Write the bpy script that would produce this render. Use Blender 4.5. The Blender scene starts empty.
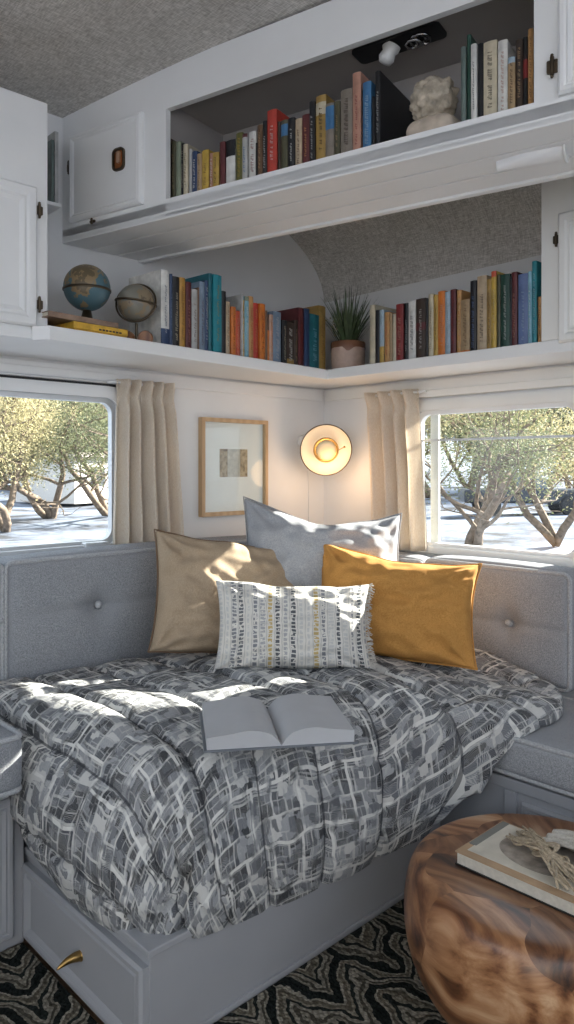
import bpy, bmesh, math, random
from mathutils import Vector, Matrix, noise as mnoise
random.seed(7)
PI = math.pi
S = bpy.context.scene
C = S.collection

# ------------------------------------------------------------------ camera
# room corner = origin, the room lies towards -X (along the left wall) and -Y (along the right wall), floor z = 0
F, CX, HY, EYE = 739.0, 287.0, 467.0, 1.2
CAM = Vector((-2.4725, -2.3398, EYE))
FWD = Vector((0.6910, 0.7228, 0)); RGT = Vector((0.7228, -0.6910, 0))
cam = bpy.data.cameras.new('camera'); co = bpy.data.objects.new('camera', cam); C.objects.link(co)
cam.sensor_fit = 'HORIZONTAL'; cam.sensor_width = 36; cam.lens = 36*F/574
cam.shift_y = -(512-HY)/574.0; cam.shift_x = 0
cam.clip_start = 0.05; cam.clip_end = 500
co.location = CAM
co.rotation_euler = (PI/2, 0, math.atan2(FWD.y, FWD.x)-PI/2)
S.camera = co

# ------------------------------------------------------------------ world, sun, exposure
W = bpy.data.worlds.new('sky'); S.world = W; W.use_nodes = True
wn = W.node_tree.nodes; bg = wn['Background']
bg.inputs[0].default_value = (0.80, 0.89, 1.0, 1); bg.inputs[1].default_value = 0.95
sun = bpy.data.lights.new('sun', 'SUN'); sun.energy = 13.0; sun.angle = math.radians(0.6); sun.color = (1.0, 0.93, 0.82)
so = bpy.data.objects.new('sun', sun); C.objects.link(so)
so.rotation_euler = Vector((-1.0, 0.29, -0.515)).to_track_quat('-Z', 'Y').to_euler()
S.view_settings.view_transform = 'Standard'; S.view_settings.look = 'None'
S.view_settings.gamma = 1.0; S.view_settings.use_curve_mapping = False
S.view_settings.exposure = 1.18

# ------------------------------------------------------------------ measuring: a picture ray meets a plane of the room
def ray(px, py):
    return FWD + RGT*((px-CX)/F) + Vector((0, 0, (HY-py)/F))
def on_z(px, py, z): d = ray(px, py); return CAM + d*((z-CAM.z)/d.z)
def on_x(px, py, x): d = ray(px, py); return CAM + d*((x-CAM.x)/d.x)
def on_y(px, py, y): d = ray(px, py); return CAM + d*((y-CAM.y)/d.y)
def on_pl(px, py, p0, n): d = ray(px, py); return CAM + d*((p0-CAM).dot(n)/d.dot(n))
def at(px, py, dist): return CAM + ray(px, py)*dist

# ------------------------------------------------------------------ materials
MC = {}
def newmat(name):
    m = bpy.data.materials.new(name); m.use_nodes = True
    nt = m.node_tree; b = nt.nodes['Principled BSDF']
    return m, nt, b
def N(nt, t, **kw):
    n = nt.nodes.new(t)
    for k, v in kw.items():
        if k.startswith('i_'):
            key = k[2:]
            key = int(key) if key.isdigit() else key.replace('_', ' ')
            n.inputs[key].default_value = v
        else: setattr(n, k, v)
    return n
def L(nt, a, b): nt.links.new(a, b)
def ramp(nt, stops, interp='LINEAR'):
    r = nt.nodes.new('ShaderNodeValToRGB'); e = r.color_ramp; e.interpolation = interp
    while len(e.elements) < len(stops): e.elements.new(0.5)
    for el, (p, c) in zip(e.elements, stops):
        el.position = p; el.color = (c[0], c[1], c[2], 1)
    return r
def plain(name, col, rough=0.5, metal=0.0, var=0.06, scale=18, bump=0.0, spec=0.5):
    if name in MC: return MC[name]
    m, nt, b = newmat(name)
    tc = N(nt, 'ShaderNodeTexCoord'); no = N(nt, 'ShaderNodeTexNoise', i_Scale=scale, i_Detail=3.0)
    L(nt, tc.outputs['Object'], no.inputs['Vector'])
    lo = [max(0, c*(1-var)) for c in col]; hi = [min(1, c*(1+var)) for c in col]
    r = ramp(nt, [(0.3, lo), (0.7, hi)])
    L(nt, no.outputs['Fac'], r.inputs['Fac']); L(nt, r.outputs['Color'], b.inputs['Base Color'])
    b.inputs['Roughness'].default_value = rough; b.inputs['Metallic'].default_value = metal
    b.inputs['Specular IOR Level'].default_value = spec
    if bump:
        bp = N(nt, 'ShaderNodeBump', i_Strength=bump, i_Distance=0.002)
        L(nt, no.outputs['Fac'], bp.inputs['Height']); L(nt, bp.outputs['Normal'], b.inputs['Normal'])
    MC[name] = m; return m
def weave(name, c0, c1, scale=420, rough=0.9, bump=0.3, sheen=0.0, translucent=0.0, blotch=0.08, coord='Object'):
    if name in MC: return MC[name]
    m, nt, b = newmat(name)
    tc = N(nt, 'ShaderNodeTexCoord')
    fac = None
    outs = []
    for sc in ((1, .12, 1), (.12, 1, .12)):
        mp = N(nt, 'ShaderNodeMapping'); mp.inputs['Scale'].default_value = sc
        no = N(nt, 'ShaderNodeTexNoise', i_Scale=scale, i_Detail=2.0)
        L(nt, tc.outputs[coord], mp.inputs['Vector']); L(nt, mp.outputs['Vector'], no.inputs['Vector']); outs.append(no.outputs['Fac'])
    ad = N(nt, 'ShaderNodeMath', operation='ADD'); L(nt, outs[0], ad.inputs[0]); L(nt, outs[1], ad.inputs[1])
    hf = N(nt, 'ShaderNodeMath', operation='MULTIPLY', i_1=0.5); L(nt, ad.outputs[0], hf.inputs[0])
    r = ramp(nt, [(0.38, c0), (0.62, c1)]); L(nt, hf.outputs[0], r.inputs['Fac'])
    big = N(nt, 'ShaderNodeTexNoise', i_Scale=6.0, i_Detail=3.0); L(nt, tc.outputs[coord], big.inputs['Vector'])
    br = ramp(nt, [(0.3, (1-blotch,)*3), (0.7, (1, 1, 1))]); L(nt, big.outputs['Fac'], br.inputs['Fac'])
    mx = N(nt, 'ShaderNodeMix', data_type='RGBA', blend_type='MULTIPLY'); mx.inputs[0].default_value = 1
    L(nt, r.outputs['Color'], mx.inputs[6]); L(nt, br.outputs['Color'], mx.inputs[7])
    L(nt, mx.outputs[2], b.inputs['Base Color'])
    b.inputs['Roughness'].default_value = rough; b.inputs['Specular IOR Level'].default_value = 0.2
    if sheen: b.inputs['Sheen Weight'].default_value = sheen
    bp = N(nt, 'ShaderNodeBump', i_Strength=bump, i_Distance=0.001)
    L(nt, hf.outputs[0], bp.inputs['Height']); L(nt, bp.outputs['Normal'], b.inputs['Normal'])
    if translucent:
        tr = N(nt, 'ShaderNodeBsdfTranslucent'); L(nt, mx.outputs[2], tr.inputs['Color'])
        ms = N(nt, 'ShaderNodeMixShader'); ms.inputs[0].default_value = translucent
        L(nt, b.outputs[0], ms.inputs[1]); L(nt, tr.outputs[0], ms.inputs[2])
        L(nt, ms.outputs[0], nt.nodes['Material Output'].inputs['Surface'])
    MC[name] = m; return m

def mat_glass():
    m, nt, b = newmat('window_glass')
    t = N(nt, 'ShaderNodeBsdfTransparent'); t.inputs[0].default_value = (.96, .98, .98, 1)
    g = N(nt, 'ShaderNodeBsdfGlossy', i_Roughness=0.02)
    lw = N(nt, 'ShaderNodeLayerWeight', i_Blend=0.25); pw = N(nt, 'ShaderNodeMath', operation='POWER', i_1=4.0); L(nt, lw.outputs['Facing'], pw.inputs[0]); sc = N(nt, 'ShaderNodeMath', operation='MULTIPLY_ADD', i_1=.5, i_2=.025); L(nt, pw.outputs[0], sc.inputs[0])
    ms = N(nt, 'ShaderNodeMixShader'); L(nt, sc.outputs[0], ms.inputs[0]); L(nt, t.outputs[0], ms.inputs[1]); L(nt, g.outputs[0], ms.inputs[2])
    L(nt, ms.outputs[0], nt.nodes['Material Output'].inputs['Surface']); return m

def mat_comforter():
    m, nt, b = newmat('sketched_block_print')
    uv = N(nt, 'ShaderNodeUVMap'); uv.uv_map = 'UVMap'
    wob = N(nt, 'ShaderNodeTexNoise', i_Scale=9.0, i_Detail=2.0); L(nt, uv.outputs[0], wob.inputs['Vector'])
    sb = N(nt, 'ShaderNodeVectorMath', operation='SUBTRACT'); L(nt, wob.outputs['Color'], sb.inputs[0]); sb.inputs[1].default_value = (.5, .5, .5)
    sc = N(nt, 'ShaderNodeVectorMath', operation='SCALE'); L(nt, sb.outputs[0], sc.inputs[0]); sc.inputs['Scale'].default_value = 0.045
    vec = N(nt, 'ShaderNodeVectorMath', operation='ADD'); L(nt, uv.outputs[0], vec.inputs[0]); L(nt, sc.outputs[0], vec.inputs[1])
    V = vec.outputs[0]
    def bricks(w, h, mortar, off, rot):
        mp = N(nt, 'ShaderNodeMapping'); mp.inputs['Rotation'].default_value = (0, 0, rot); L(nt, V, mp.inputs['Vector'])
        br = N(nt, 'ShaderNodeTexBrick', offset=off, squash=0.6, squash_frequency=3)
        br.inputs['Color1'].default_value = (0, 0, 0, 1); br.inputs['Color2'].default_value = (1, 1, 1, 1); br.inputs['Mortar'].default_value = (.5, .5, .5, 1)
        br.inputs['Scale'].default_value = 1; br.inputs['Mortar Size'].default_value = mortar; br.inputs['Mortar Smooth'].default_value = 0.1
        br.inputs['Bias'].default_value = 0; br.inputs['Brick Width'].default_value = w; br.inputs['Row Height'].default_value = h
        L(nt, mp.outputs[0], br.inputs['Vector']); return br
    b1 = bricks(0.068, 0.052, 0.0026, 0.37, 0.0)
    b2 = bricks(0.036, 0.029, 0.0014, 0.29, 0.0)
    b3 = bricks(0.15, 0.118, 0.0042, 0.43, 0.0)
    vo = N(nt, 'ShaderNodeTexVoronoi', distance='CHEBYCHEV', i_Scale=42.0, i_Randomness=.85); L(nt, V, vo.inputs['Vector'])
    vs = N(nt, 'ShaderNodeSeparateXYZ'); L(nt, vo.outputs['Color'], vs.inputs[0])
    def M(op, a, c=None):
        n = N(nt, 'ShaderNodeMath', operation=op)
        for i, v in enumerate((a, c)):
            if v is None: continue
            if isinstance(v, (int, float)): n.inputs[i].default_value = v
            else: L(nt, v, n.inputs[i])
        return n.outputs[0]
    # hatch lines at an angle of their own in every patch
    vr = N(nt, 'ShaderNodeVectorRotate', rotation_type='Z_AXIS'); L(nt, V, vr.inputs['Vector']); L(nt, M('MULTIPLY', M('ADD', b1.outputs['Color'], vs.outputs[1]), 4.0), vr.inputs['Angle'])
    wv = N(nt, 'ShaderNodeTexWave', i_Scale=105.0, i_Distortion=6.0, i_Detail=1.0); L(nt, vr.outputs[0], wv.inputs['Vector'])
    tone = M('ADD', M('MULTIPLY', b1.outputs['Color'], .42), M('MULTIPLY', vs.outputs[0], .58))
    rt = ramp(nt, [(0.0, (.022, .025, .032)), (0.33, (.06, .067, .082)), (0.48, (.135, .145, .165)), (0.64, (.27, .28, .30)), (0.80, (.52, .52, .51))], 'CONSTANT'); L(nt, tone, rt.inputs['Fac'])
    rw = ramp(nt, [(0.45, (.0, .0, .0)), (0.62, (1, 1, 1))]); L(nt, wv.outputs['Color'], rw.inputs['Fac'])
    mx = N(nt, 'ShaderNodeMix', data_type='RGBA'); L(nt, M('MULTIPLY', rw.outputs['Color'], M('ADD', M('MULTIPLY', vs.outputs[2], .4), .12)), mx.inputs[0]); L(nt, rt.outputs['Color'], mx.inputs[6]); mx.inputs[7].default_value = (.62, .62, .61, 1)
    last = mx.outputs[2]
    brk = N(nt, 'ShaderNodeTexNoise', i_Scale=24.0, i_Detail=2.0); L(nt, uv.outputs[0], brk.inputs['Vector'])
    gap = ramp(nt, [(.40, (.15, .15, .15)), (.52, (1, 1, 1))]); L(nt, brk.outputs['Fac'], gap.inputs['Fac'])
    for br, col, f in ((b2, (.55, .55, .54, 1), .55), (b1, (.62, .62, .60, 1), .7), (b3, (.68, .68, .66, 1), .95)):
        mm = N(nt, 'ShaderNodeMix', data_type='RGBA')
        L(nt, M('MULTIPLY', M('MULTIPLY', br.outputs['Fac'], f), gap.outputs['Color']), mm.inputs[0]); L(nt, last, mm.inputs[6]); mm.inputs[7].default_value = col; last = mm.outputs[2]
    # shade of the seam grooves, painted in as dark lines along the channels
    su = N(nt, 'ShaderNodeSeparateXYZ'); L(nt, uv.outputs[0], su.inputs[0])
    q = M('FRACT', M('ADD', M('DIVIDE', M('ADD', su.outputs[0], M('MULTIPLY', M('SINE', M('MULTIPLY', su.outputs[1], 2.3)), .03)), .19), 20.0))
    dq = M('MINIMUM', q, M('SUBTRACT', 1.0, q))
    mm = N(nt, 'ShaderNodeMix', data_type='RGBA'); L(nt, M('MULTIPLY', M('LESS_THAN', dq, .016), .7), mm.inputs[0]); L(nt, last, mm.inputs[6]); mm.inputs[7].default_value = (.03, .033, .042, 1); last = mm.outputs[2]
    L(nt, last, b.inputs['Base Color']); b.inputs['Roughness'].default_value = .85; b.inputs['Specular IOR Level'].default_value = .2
    fn = N(nt, 'ShaderNodeTexNoise', i_Scale=30.0, i_Detail=4.0); L(nt, uv.outputs[0], fn.inputs['Vector'])
    bp = N(nt, 'ShaderNodeBump', i_Strength=0.45, i_Distance=0.012); L(nt, fn.outputs['Fac'], bp.inputs['Height']); L(nt, bp.outputs['Normal'], b.inputs['Normal'])
    return m

def mat_lumbar():
    m, nt, b = newmat('striped_dash_print')
    uv = N(nt, 'ShaderNodeUVMap'); uv.uv_map = 'UVMap'
    wob = N(nt, 'ShaderNodeTexNoise', i_Scale=14.0, i_Detail=2.0); L(nt, uv.outputs[0], wob.inputs['Vector'])
    sb = N(nt, 'ShaderNodeVectorMath', operation='SUBTRACT'); L(nt, wob.outputs['Color'], sb.inputs[0]); sb.inputs[1].default_value = (.5, .5, .5)
    sc = N(nt, 'ShaderNodeVectorMath', operation='SCALE'); L(nt, sb.outputs[0], sc.inputs[0]); sc.inputs['Scale'].default_value = 0.02
    vec = N(nt, 'ShaderNodeVectorMath', operation='ADD'); L(nt, uv.outputs[0], vec.inputs[0]); L(nt, sc.outputs[0], vec.inputs[1])
    sx = N(nt, 'ShaderNodeSeparateXYZ'); L(nt, vec.outputs[0], sx.inputs[0])
    def M(op, a, c=None):
        n = N(nt, 'ShaderNodeMath', operation=op)
        for i, v in enumerate((a, c)):
            if v is None: continue
            if isinstance(v, (int, float)): n.inputs[i].default_value = v
            else: L(nt, v, n.inputs[i])
        return n.outputs[0]
    u15 = M('MULTIPLY', sx.outputs[0], 21.0); col = M('FLOOR', u15); fu = M('FRACT', u15)
    rnd = N(nt, 'ShaderNodeTexWhiteNoise', noise_dimensions='1D'); L(nt, col, rnd.inputs['W'])
    fr = M('ADD', M('MULTIPLY', rnd.outputs['Value'], 22.0), 24.0)
    fv = M('FRACT', M('MULTIPLY', sx.outputs[1], fr))
    wid = M('ADD', M('MULTIPLY', rnd.outputs['Value'], 0.22), 0.13)
    du = M('ABSOLUTE', M('SUBTRACT', fu, 0.5)); dv = M('ABSOLUTE', M('SUBTRACT', fv, 0.5))
    dash = M('MULTIPLY', M('LESS_THAN', du, wid), M('LESS_THAN', dv, 0.36))
    thin = M('MULTIPLY', M('LESS_THAN', M('ABSOLUTE', M('SUBTRACT', fu, 0.06)), 0.05), 0.45)
    cr = ramp(nt, [(0, (.05, .06, .08)), (.2, (.18, .19, .22)), (.36, (.5, .36, .12)), (.5, (.34, .35, .37)), (.68, (.09, .10, .12)), (.82, (.52, .52, .52))], 'CONSTANT')
    sh = N(nt, 'ShaderNodeTexWhiteNoise', noise_dimensions='1D'); L(nt, M('ADD', col, 3.3), sh.inputs['W']); L(nt, sh.outputs['Value'], cr.inputs['Fac'])
    br = N(nt, 'ShaderNodeTexNoise', i_Scale=40.0, i_Detail=2.0); L(nt, uv.outputs[0], br.inputs['Vector'])
    fade = M('MULTIPLY', dash, M('GREATER_THAN', br.outputs['Fac'], 0.42))
    mx = N(nt, 'ShaderNodeMix', data_type='RGBA'); L(nt, M('MULTIPLY', fade, .9), mx.inputs[0]); mx.inputs[6].default_value = (.66, .64, .60, 1); L(nt, cr.outputs['Color'], mx.inputs[7])
    m2 = N(nt, 'ShaderNodeMix', data_type='RGBA'); L(nt, thin, m2.inputs[0]); L(nt, mx.outputs[2], m2.inputs[6]); m2.inputs[7].default_value = (.2, .21, .23, 1)
    L(nt, m2.outputs[2], b.inputs['Base Color']); b.inputs['Roughness'].default_value = .9; b.inputs['Specular IOR Level'].default_value = .15
    return m

def mat_rug():
    m, nt, b = newmat('kilim_rug')
    tc = N(nt, 'ShaderNodeTexCoord'); mp = N(nt, 'ShaderNodeMapping'); mp.inputs['Rotation'].default_value = (0, 0, 0.12); L(nt, tc.outputs['Object'], mp.inputs[0])
    wob = N(nt, 'ShaderNodeTexNoise', i_Scale=9.0, i_Detail=4.0); L(nt, mp.outputs[0], wob.inputs['Vector'])
    sx = N(nt, 'ShaderNodeSeparateXYZ'); L(nt, mp.outputs[0], sx.inputs[0])
    def M(op, a, c=None):
        n = N(nt, 'ShaderNodeMath', operation=op)
        for i, v in enumerate((a, c)):
            if v is None: continue
            if isinstance(v, (int, float)): n.inputs[i].default_value = v
            else: L(nt, v, n.inputs[i])
        return n.outputs[0]
    zig = M('ABSOLUTE', M('SUBTRACT', M('FRACT', M('MULTIPLY', sx.outputs[0], 5.5)), 0.5))
    t = M('ADD', M('ADD', M('MULTIPLY', sx.outputs[1], 7.0), M('MULTIPLY', zig, 2.0)), M('MULTIPLY', wob.outputs['Fac'], 1.5))
    f = M('FRACT', t)
    r = ramp(nt, [(0, (.018, .022, .020)), (.30, (.30, .275, .22)), (.38, (.10, .09, .07)), (.47, (.35, .32, .26)), (.60, (.025, .03, .027)), (.72, (.30, .27, .21)), (.80, (.16, .14, .105)), (.92, (.40, .37, .30))], 'CONSTANT'); L(nt, f, r.inputs['Fac'])
    vo = N(nt, 'ShaderNodeTexVoronoi', i_Scale=120.0); L(nt, tc.outputs['Object'], vo.inputs['Vector'])
    vr = ramp(nt, [(.1, (1, 1, 1)), (.7, (.35, .35, .35))]); L(nt, vo.outputs['Distance'], vr.inputs['Fac'])
    mx = N(nt, 'ShaderNodeMix', data_type='RGBA', blend_type='MULTIPLY'); mx.inputs[0].default_value = .8; L(nt, r.outputs['Color'], mx.inputs[6]); L(nt, vr.outputs['Color'], mx.inputs[7])
    L(nt, mx.outputs[2], b.inputs['Base Color']); b.inputs['Roughness'].default_value = .95; b.inputs['Specular IOR Level'].default_value = .1
    bp = N(nt, 'ShaderNodeBump', i_Strength=0.8, i_Distance=0.006, invert=True); L(nt, vo.outputs['Distance'], bp.inputs['Height']); L(nt, bp.outputs['Normal'], b.inputs['Normal'])
    return m

def mat_wood(name, stops, scale=5.0, stretch=(1, 1, .25), rough=.35, dist=9.0, coat=0.0, blocks=False):
    m, nt, b = newmat(name)
    tc = N(nt, 'ShaderNodeTexCoord'); mp = N(nt, 'ShaderNodeMapping'); mp.inputs['Scale'].default_value = stretch; L(nt, tc.outputs['Object'], mp.inputs[0])
    vec = mp.outputs[0]
    blk = None
    if blocks:   # glued blocks with wandering joints, each with its own grain and tone
        wn_ = N(nt, 'ShaderNodeTexNoise', i_Scale=3.0, i_Detail=2.0); L(nt, tc.outputs['Object'], wn_.inputs['Vector'])
        wa = N(nt, 'ShaderNodeVectorMath', operation='MULTIPLY_ADD'); L(nt, wn_.outputs['Color'], wa.inputs[0]); wa.inputs[1].default_value = (.22, .22, .22); L(nt, tc.outputs['Object'], wa.inputs[2])
        vo = N(nt, 'ShaderNodeTexVoronoi', i_Scale=4.2, i_Randomness=.9); L(nt, wa.outputs[0], vo.inputs['Vector'])
        ro = N(nt, 'ShaderNodeVectorRotate', rotation_type='Z_AXIS'); sp = N(nt, 'ShaderNodeSeparateXYZ'); L(nt, vo.outputs['Color'], sp.inputs[0])
        an = N(nt, 'ShaderNodeMath', operation='MULTIPLY', i_1=1.6); L(nt, sp.outputs[0], an.inputs[0]); L(nt, wa.outputs[0], ro.inputs['Vector']); L(nt, an.outputs[0], ro.inputs['Angle'])
        L(nt, ro.outputs[0], mp.inputs[0])
        ad = N(nt, 'ShaderNodeVectorMath', operation='MULTIPLY_ADD'); L(nt, vo.outputs['Color'], ad.inputs[0]); ad.inputs[1].default_value = (3, 3, 3); L(nt, mp.outputs[0], ad.inputs[2]); vec = ad.outputs[0]; blk = sp.outputs[1]
    no = N(nt, 'ShaderNodeTexNoise', i_Scale=scale, i_Detail=7.0 if blocks else 5.0, i_Roughness=.62 if blocks else .5, i_Distortion=1.2 if not blocks else .5); L(nt, vec, no.inputs['Vector'])
    wv = N(nt, 'ShaderNodeTexWave', i_Scale=scale*.6, i_Distortion=dist, i_Detail=3.0); L(nt, vec, wv.inputs['Vector'])
    mx = N(nt, 'ShaderNodeMix', data_type='RGBA'); mx.inputs[0].default_value = .45 if not blocks else .07; L(nt, no.outputs['Color'], mx.inputs[6]); L(nt, wv.outputs['Color'], mx.inputs[7])
    r = ramp(nt, stops); L(nt, mx.outputs[2], r.inputs['Fac']); outc = r.outputs['Color']
    if blk:
        br_ = ramp(nt, [(.2, (.62, .55, .5)), (.8, (1.1, 1.05, 1.0))]); L(nt, blk, br_.inputs['Fac']); mm = N(nt, 'ShaderNodeMix', data_type='RGBA', blend_type='MULTIPLY'); mm.inputs[0].default_value = 1; L(nt, outc, mm.inputs[6]); L(nt, br_.outputs['Color'], mm.inputs[7]); outc = mm.outputs[2]
    L(nt, outc, b.inputs['Base Color'])
    b.inputs['Roughness'].default_value = rough; b.inputs['Coat Weight'].default_value = coat; b.inputs['Coat Roughness'].default_value = .25
    return m

def mat_globe(name, sea, land, land2, scale):
    m, nt, b = newmat(name)
    tc = N(nt, 'ShaderNodeTexCoord'); no = N(nt, 'ShaderNodeTexNoise', i_Scale=scale, i_Detail=4.0, i_Roughness=.6); L(nt, tc.outputs['Object'], no.inputs['Vector'])
    r = ramp(nt, [(0, sea), (.5, land), (.58, land2), (.68, [c*.45 for c in land2])], 'CONSTANT'); L(nt, no.outputs['Fac'], r.inputs['Fac']); L(nt, r.outputs['Color'], b.inputs['Base Color'])
    b.inputs['Roughness'].default_value = .4; return m

def mat_snow():
    m, nt, b = newmat('snowy_ground')
    tc = N(nt, 'ShaderNodeTexCoord'); no = N(nt, 'ShaderNodeTexNoise', i_Scale=.5, i_Detail=7.0, i_Roughness=.65); L(nt, tc.outputs['Object'], no.inputs['Vector'])
    r = ramp(nt, [(.38, (.07, .07, .075)), (.46, (.13, .145, .18)), (.56, (.23, .265, .335))]); L(nt, no.outputs['Fac'], r.inputs['Fac']); L(nt, r.outputs['Color'], b.inputs['Base Color'])  # dirt patches, and snow toned dark and bluish to stand for tree shade
    b.inputs['Roughness'].default_value = .8; b.inputs['Specular IOR Level'].default_value = .1
    bp = N(nt, 'ShaderNodeBump', i_Strength=.6, i_Distance=.1); L(nt, no.outputs['Fac'], bp.inputs['Height']); L(nt, bp.outputs['Normal'], b.inputs['Normal']); return m

WHITE = plain('white_paint', (.81, .81, .81), .45, var=.03, scale=5, bump=.05)
WALLM = plain('wall_paint', (.79, .785, .78), .6, var=.03, scale=4)
CREAM = plain('cream_trim_paint', (.79, .785, .76), .45, var=.03, scale=6)
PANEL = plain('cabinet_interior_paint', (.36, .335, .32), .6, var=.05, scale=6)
CEIL = weave('ceiling_grasscloth', (.44, .415, .38), (.80, .77, .73), scale=330, bump=.5, blotch=.12)
SOFA = weave('grey_tweed', (.17, .18, .20), (.44, .455, .485), scale=2600, bump=.4)
SOFAP = weave('grey_piping', (.27, .28, .30), (.55, .565, .59), scale=1300, bump=.3)
ALU = plain('brushed_aluminium', (.62, .63, .64), .35, .6, var=.04)
RUBBER = plain('black_rubber_seal', (.02, .02, .022), .6)
GLASS = mat_glass()
BRASS = plain('aged_brass', (.42, .27, .10), .28, 1.0, var=.1)
BRONZE = plain('dark_bronze', (.10, .075, .05), .4, .8, var=.2)
LINEN = weave('linen_curtain', (.80, .71, .60), (.94, .89, .81), scale=900, translucent=.5, bump=.2)
PAGES = plain('book_paper', (.62, .57, .47), .8, var=.1, scale=200)

# ------------------------------------------------------------------ mesh helpers
def box(bm, x0, x1, y0, y1, z0, z1):
    v = [bm.verts.new((x, y, z)) for x in (x0, x1) for y in (y0, y1) for z in (z0, z1)]
    for f in ((0, 1, 3, 2), (4, 6, 7, 5), (0, 4, 5, 1), (2, 3, 7, 6), (0, 2, 6, 4), (1, 5, 7, 3)):
        bm.faces.new([v[i] for i in f])
def prism(bm, poly, z0, z1):
    a = [bm.verts.new((p[0], p[1], z0)) for p in poly]; b = [bm.verts.new((p[0], p[1], z1)) for p in poly]
    n = len(poly); bm.faces.new(a[::-1]); bm.faces.new(b)
    for i in range(n): bm.faces.new((a[i], a[(i+1) % n], b[(i+1) % n], b[i]))
def tube(bm, pts, r, n=8, cap=True):
    pts = [Vector(p) for p in pts]; rs = r if isinstance(r, (list, tuple)) else [r]*len(pts)
    rings = []; t0 = (pts[1]-pts[0]).normalized()
    up = Vector((0, 0, 1)) if abs(t0.z) < .9 else Vector((1, 0, 0))
    a = t0.cross(up).normalized()
    for i, p in enumerate(pts):
        t = (pts[min(i+1, len(pts)-1)]-pts[max(i-1, 0)]).normalized()
        a = (a - t*a.dot(t)).normalized(); b = t.cross(a)
        rings.append([bm.verts.new(p + (a*math.cos(2*PI*k/n)+b*math.sin(2*PI*k/n))*rs[i]) for k in range(n)])
    for i in range(len(rings)-1):
        for k in range(n): bm.faces.new((rings[i][k], rings[i][(k+1) % n], rings[i+1][(k+1) % n], rings[i+1][k]))
    if cap and n > 2: bm.faces.new(rings[0][::-1]); bm.faces.new(rings[-1])
def lathe(bm, prof, n=32, M=None):
    M = M or Matrix.Identity(4); rings = []
    for r, z in prof:
        if r < 1e-6: rings.append([bm.verts.new(M @ Vector((0, 0, z)))])
        else: rings.append([bm.verts.new(M @ Vector((r*math.cos(2*PI*k/n), r*math.sin(2*PI*k/n), z))) for k in range(n)])
    for a, b in zip(rings, rings[1:]):
        for k in range(n):
            k2 = (k+1) % n
            if len(a) == 1 and len(b) == 1: continue
            if len(a) == 1: bm.faces.new((a[0], b[k2], b[k]))
            elif len(b) == 1: bm.faces.new((a[k], a[k2], b[0]))
            else: bm.faces.new((a[k], a[k2], b[k2], b[k]))
def rloop(u0, u1, v0, v1, r, n=8):
    out = []
    for (cu, cv, a0) in ((u1-r, v1-r, 0), (u0+r, v1-r, PI/2), (u0+r, v0+r, PI), (u1-r, v0+r, 1.5*PI)):
        for k in range(n+1):
            a = a0+PI/2*k/n; out.append((cu+r*math.cos(a), cv+r*math.sin(a)))
    return out
def ring(bm, outer, inner, d0, d1, mp):
    n = len(outer)
    rows = [[bm.verts.new(mp(p[0], p[1], d)) for p in lp] for lp, d in ((outer, d0), (outer, d1), (inner, d1), (inner, d0))]
    for i in range(4):
        A, B = rows[i], rows[(i+1) % 4]
        for k in range(n): bm.faces.new((A[k], A[(k+1) % n], B[(k+1) % n], B[k]))
def slab(bm, loop, d0, d1, mp):
    a = [bm.verts.new(mp(p[0], p[1], d0)) for p in loop]; b = [bm.verts.new(mp(p[0], p[1], d1)) for p in loop]
    n = len(loop); bm.faces.new(a); bm.faces.new(b[::-1])
    for k in range(n): bm.faces.new((a[k], b[k], b[(k+1) % n], a[(k+1) % n]))
def panel(bm, u0, u1, v0, v1, mp, t=.018, edge=.028, lip=.007):
    """a cabinet door or drawer front: slab with a moulded edge and a flat field; mp(u, v, d) with d growing outwards"""
    steps = ((0, 0), (0, t-.006), (.006, t), (edge*.45, t), (edge*.6, t-lip*.55), (edge*.75, t-lip*.2), (edge, t-lip), )
    loops = [[bm.verts.new(mp(u, v, d)) for u, v in ((u0+i, v0+i), (u1-i, v0+i), (u1-i, v1-i), (u0+i, v1-i))] for i, d in steps]
    for a, b in zip(loops, loops[1:]):
        for k in range(4): bm.faces.new((a[k], a[(k+1) % 4], b[(k+1) % 4], b[k]))
    bm.faces.new(loops[-1]); bm.faces.new(loops[0][::-1])
def obj(name, bm, m, parent=None, smooth=False, bevel=0.0, sub=0, loc=None, rot=None, auto=None):
    bmesh.ops.remove_doubles(bm, verts=bm.verts, dist=1e-6)
    bmesh.ops.recalc_face_normals(bm, faces=bm.faces)
    me = bpy.data.meshes.new(name); bm.to_mesh(me); bm.free()
    o = bpy.data.objects.new(name, me); C.objects.link(o); me.materials.append(m)
    if parent: o.parent = parent
    if loc is not None: o.location = loc
    if rot is not None: o.rotation_euler = rot
    if smooth or auto:
        for p in me.polygons: p.use_smooth = True
    if auto: 
        for e in me.edges: pass
        me.set_sharp_from_angle(angle=math.radians(auto))
    if bevel:
        md = o.modifiers.new('bevel', 'BEVEL'); md.width = bevel; md.segments = 2; md.limit_method = 'ANGLE'; md.angle_limit = math.radians(40)
    if sub:
        md = o.modifiers.new('sub', 'SUBSURF'); md.levels = sub; md.render_levels = sub
    return o
def BM(): return bmesh.new()
def thing(name, label, cat, loc=(0, 0, 0), rz=0, group=None):
    o = bpy.data.objects.new(name, None); C.objects.link(o); o.empty_display_size = .05
    o.location = loc; o.rotation_euler = (0, 0, rz); o['label'] = label; o['category'] = cat
    if group: o['group'] = group
    return o
def tag(o, label, cat, group=None):
    o['label'] = label; o['category'] = cat
    if group: o['group'] = group
    return o
def struct(o): o['kind'] = 'structure'; return o
mapA = lambda u, v, d: Vector((u, d, v))       # left wall (y = 0), d > 0 goes outdoors
mapB = lambda u, v, d: Vector((d, u, v))       # right wall (x = 0)
def cyl(bm, p, q, r, n=12): tube(bm, [p, q], r, n)
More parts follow.
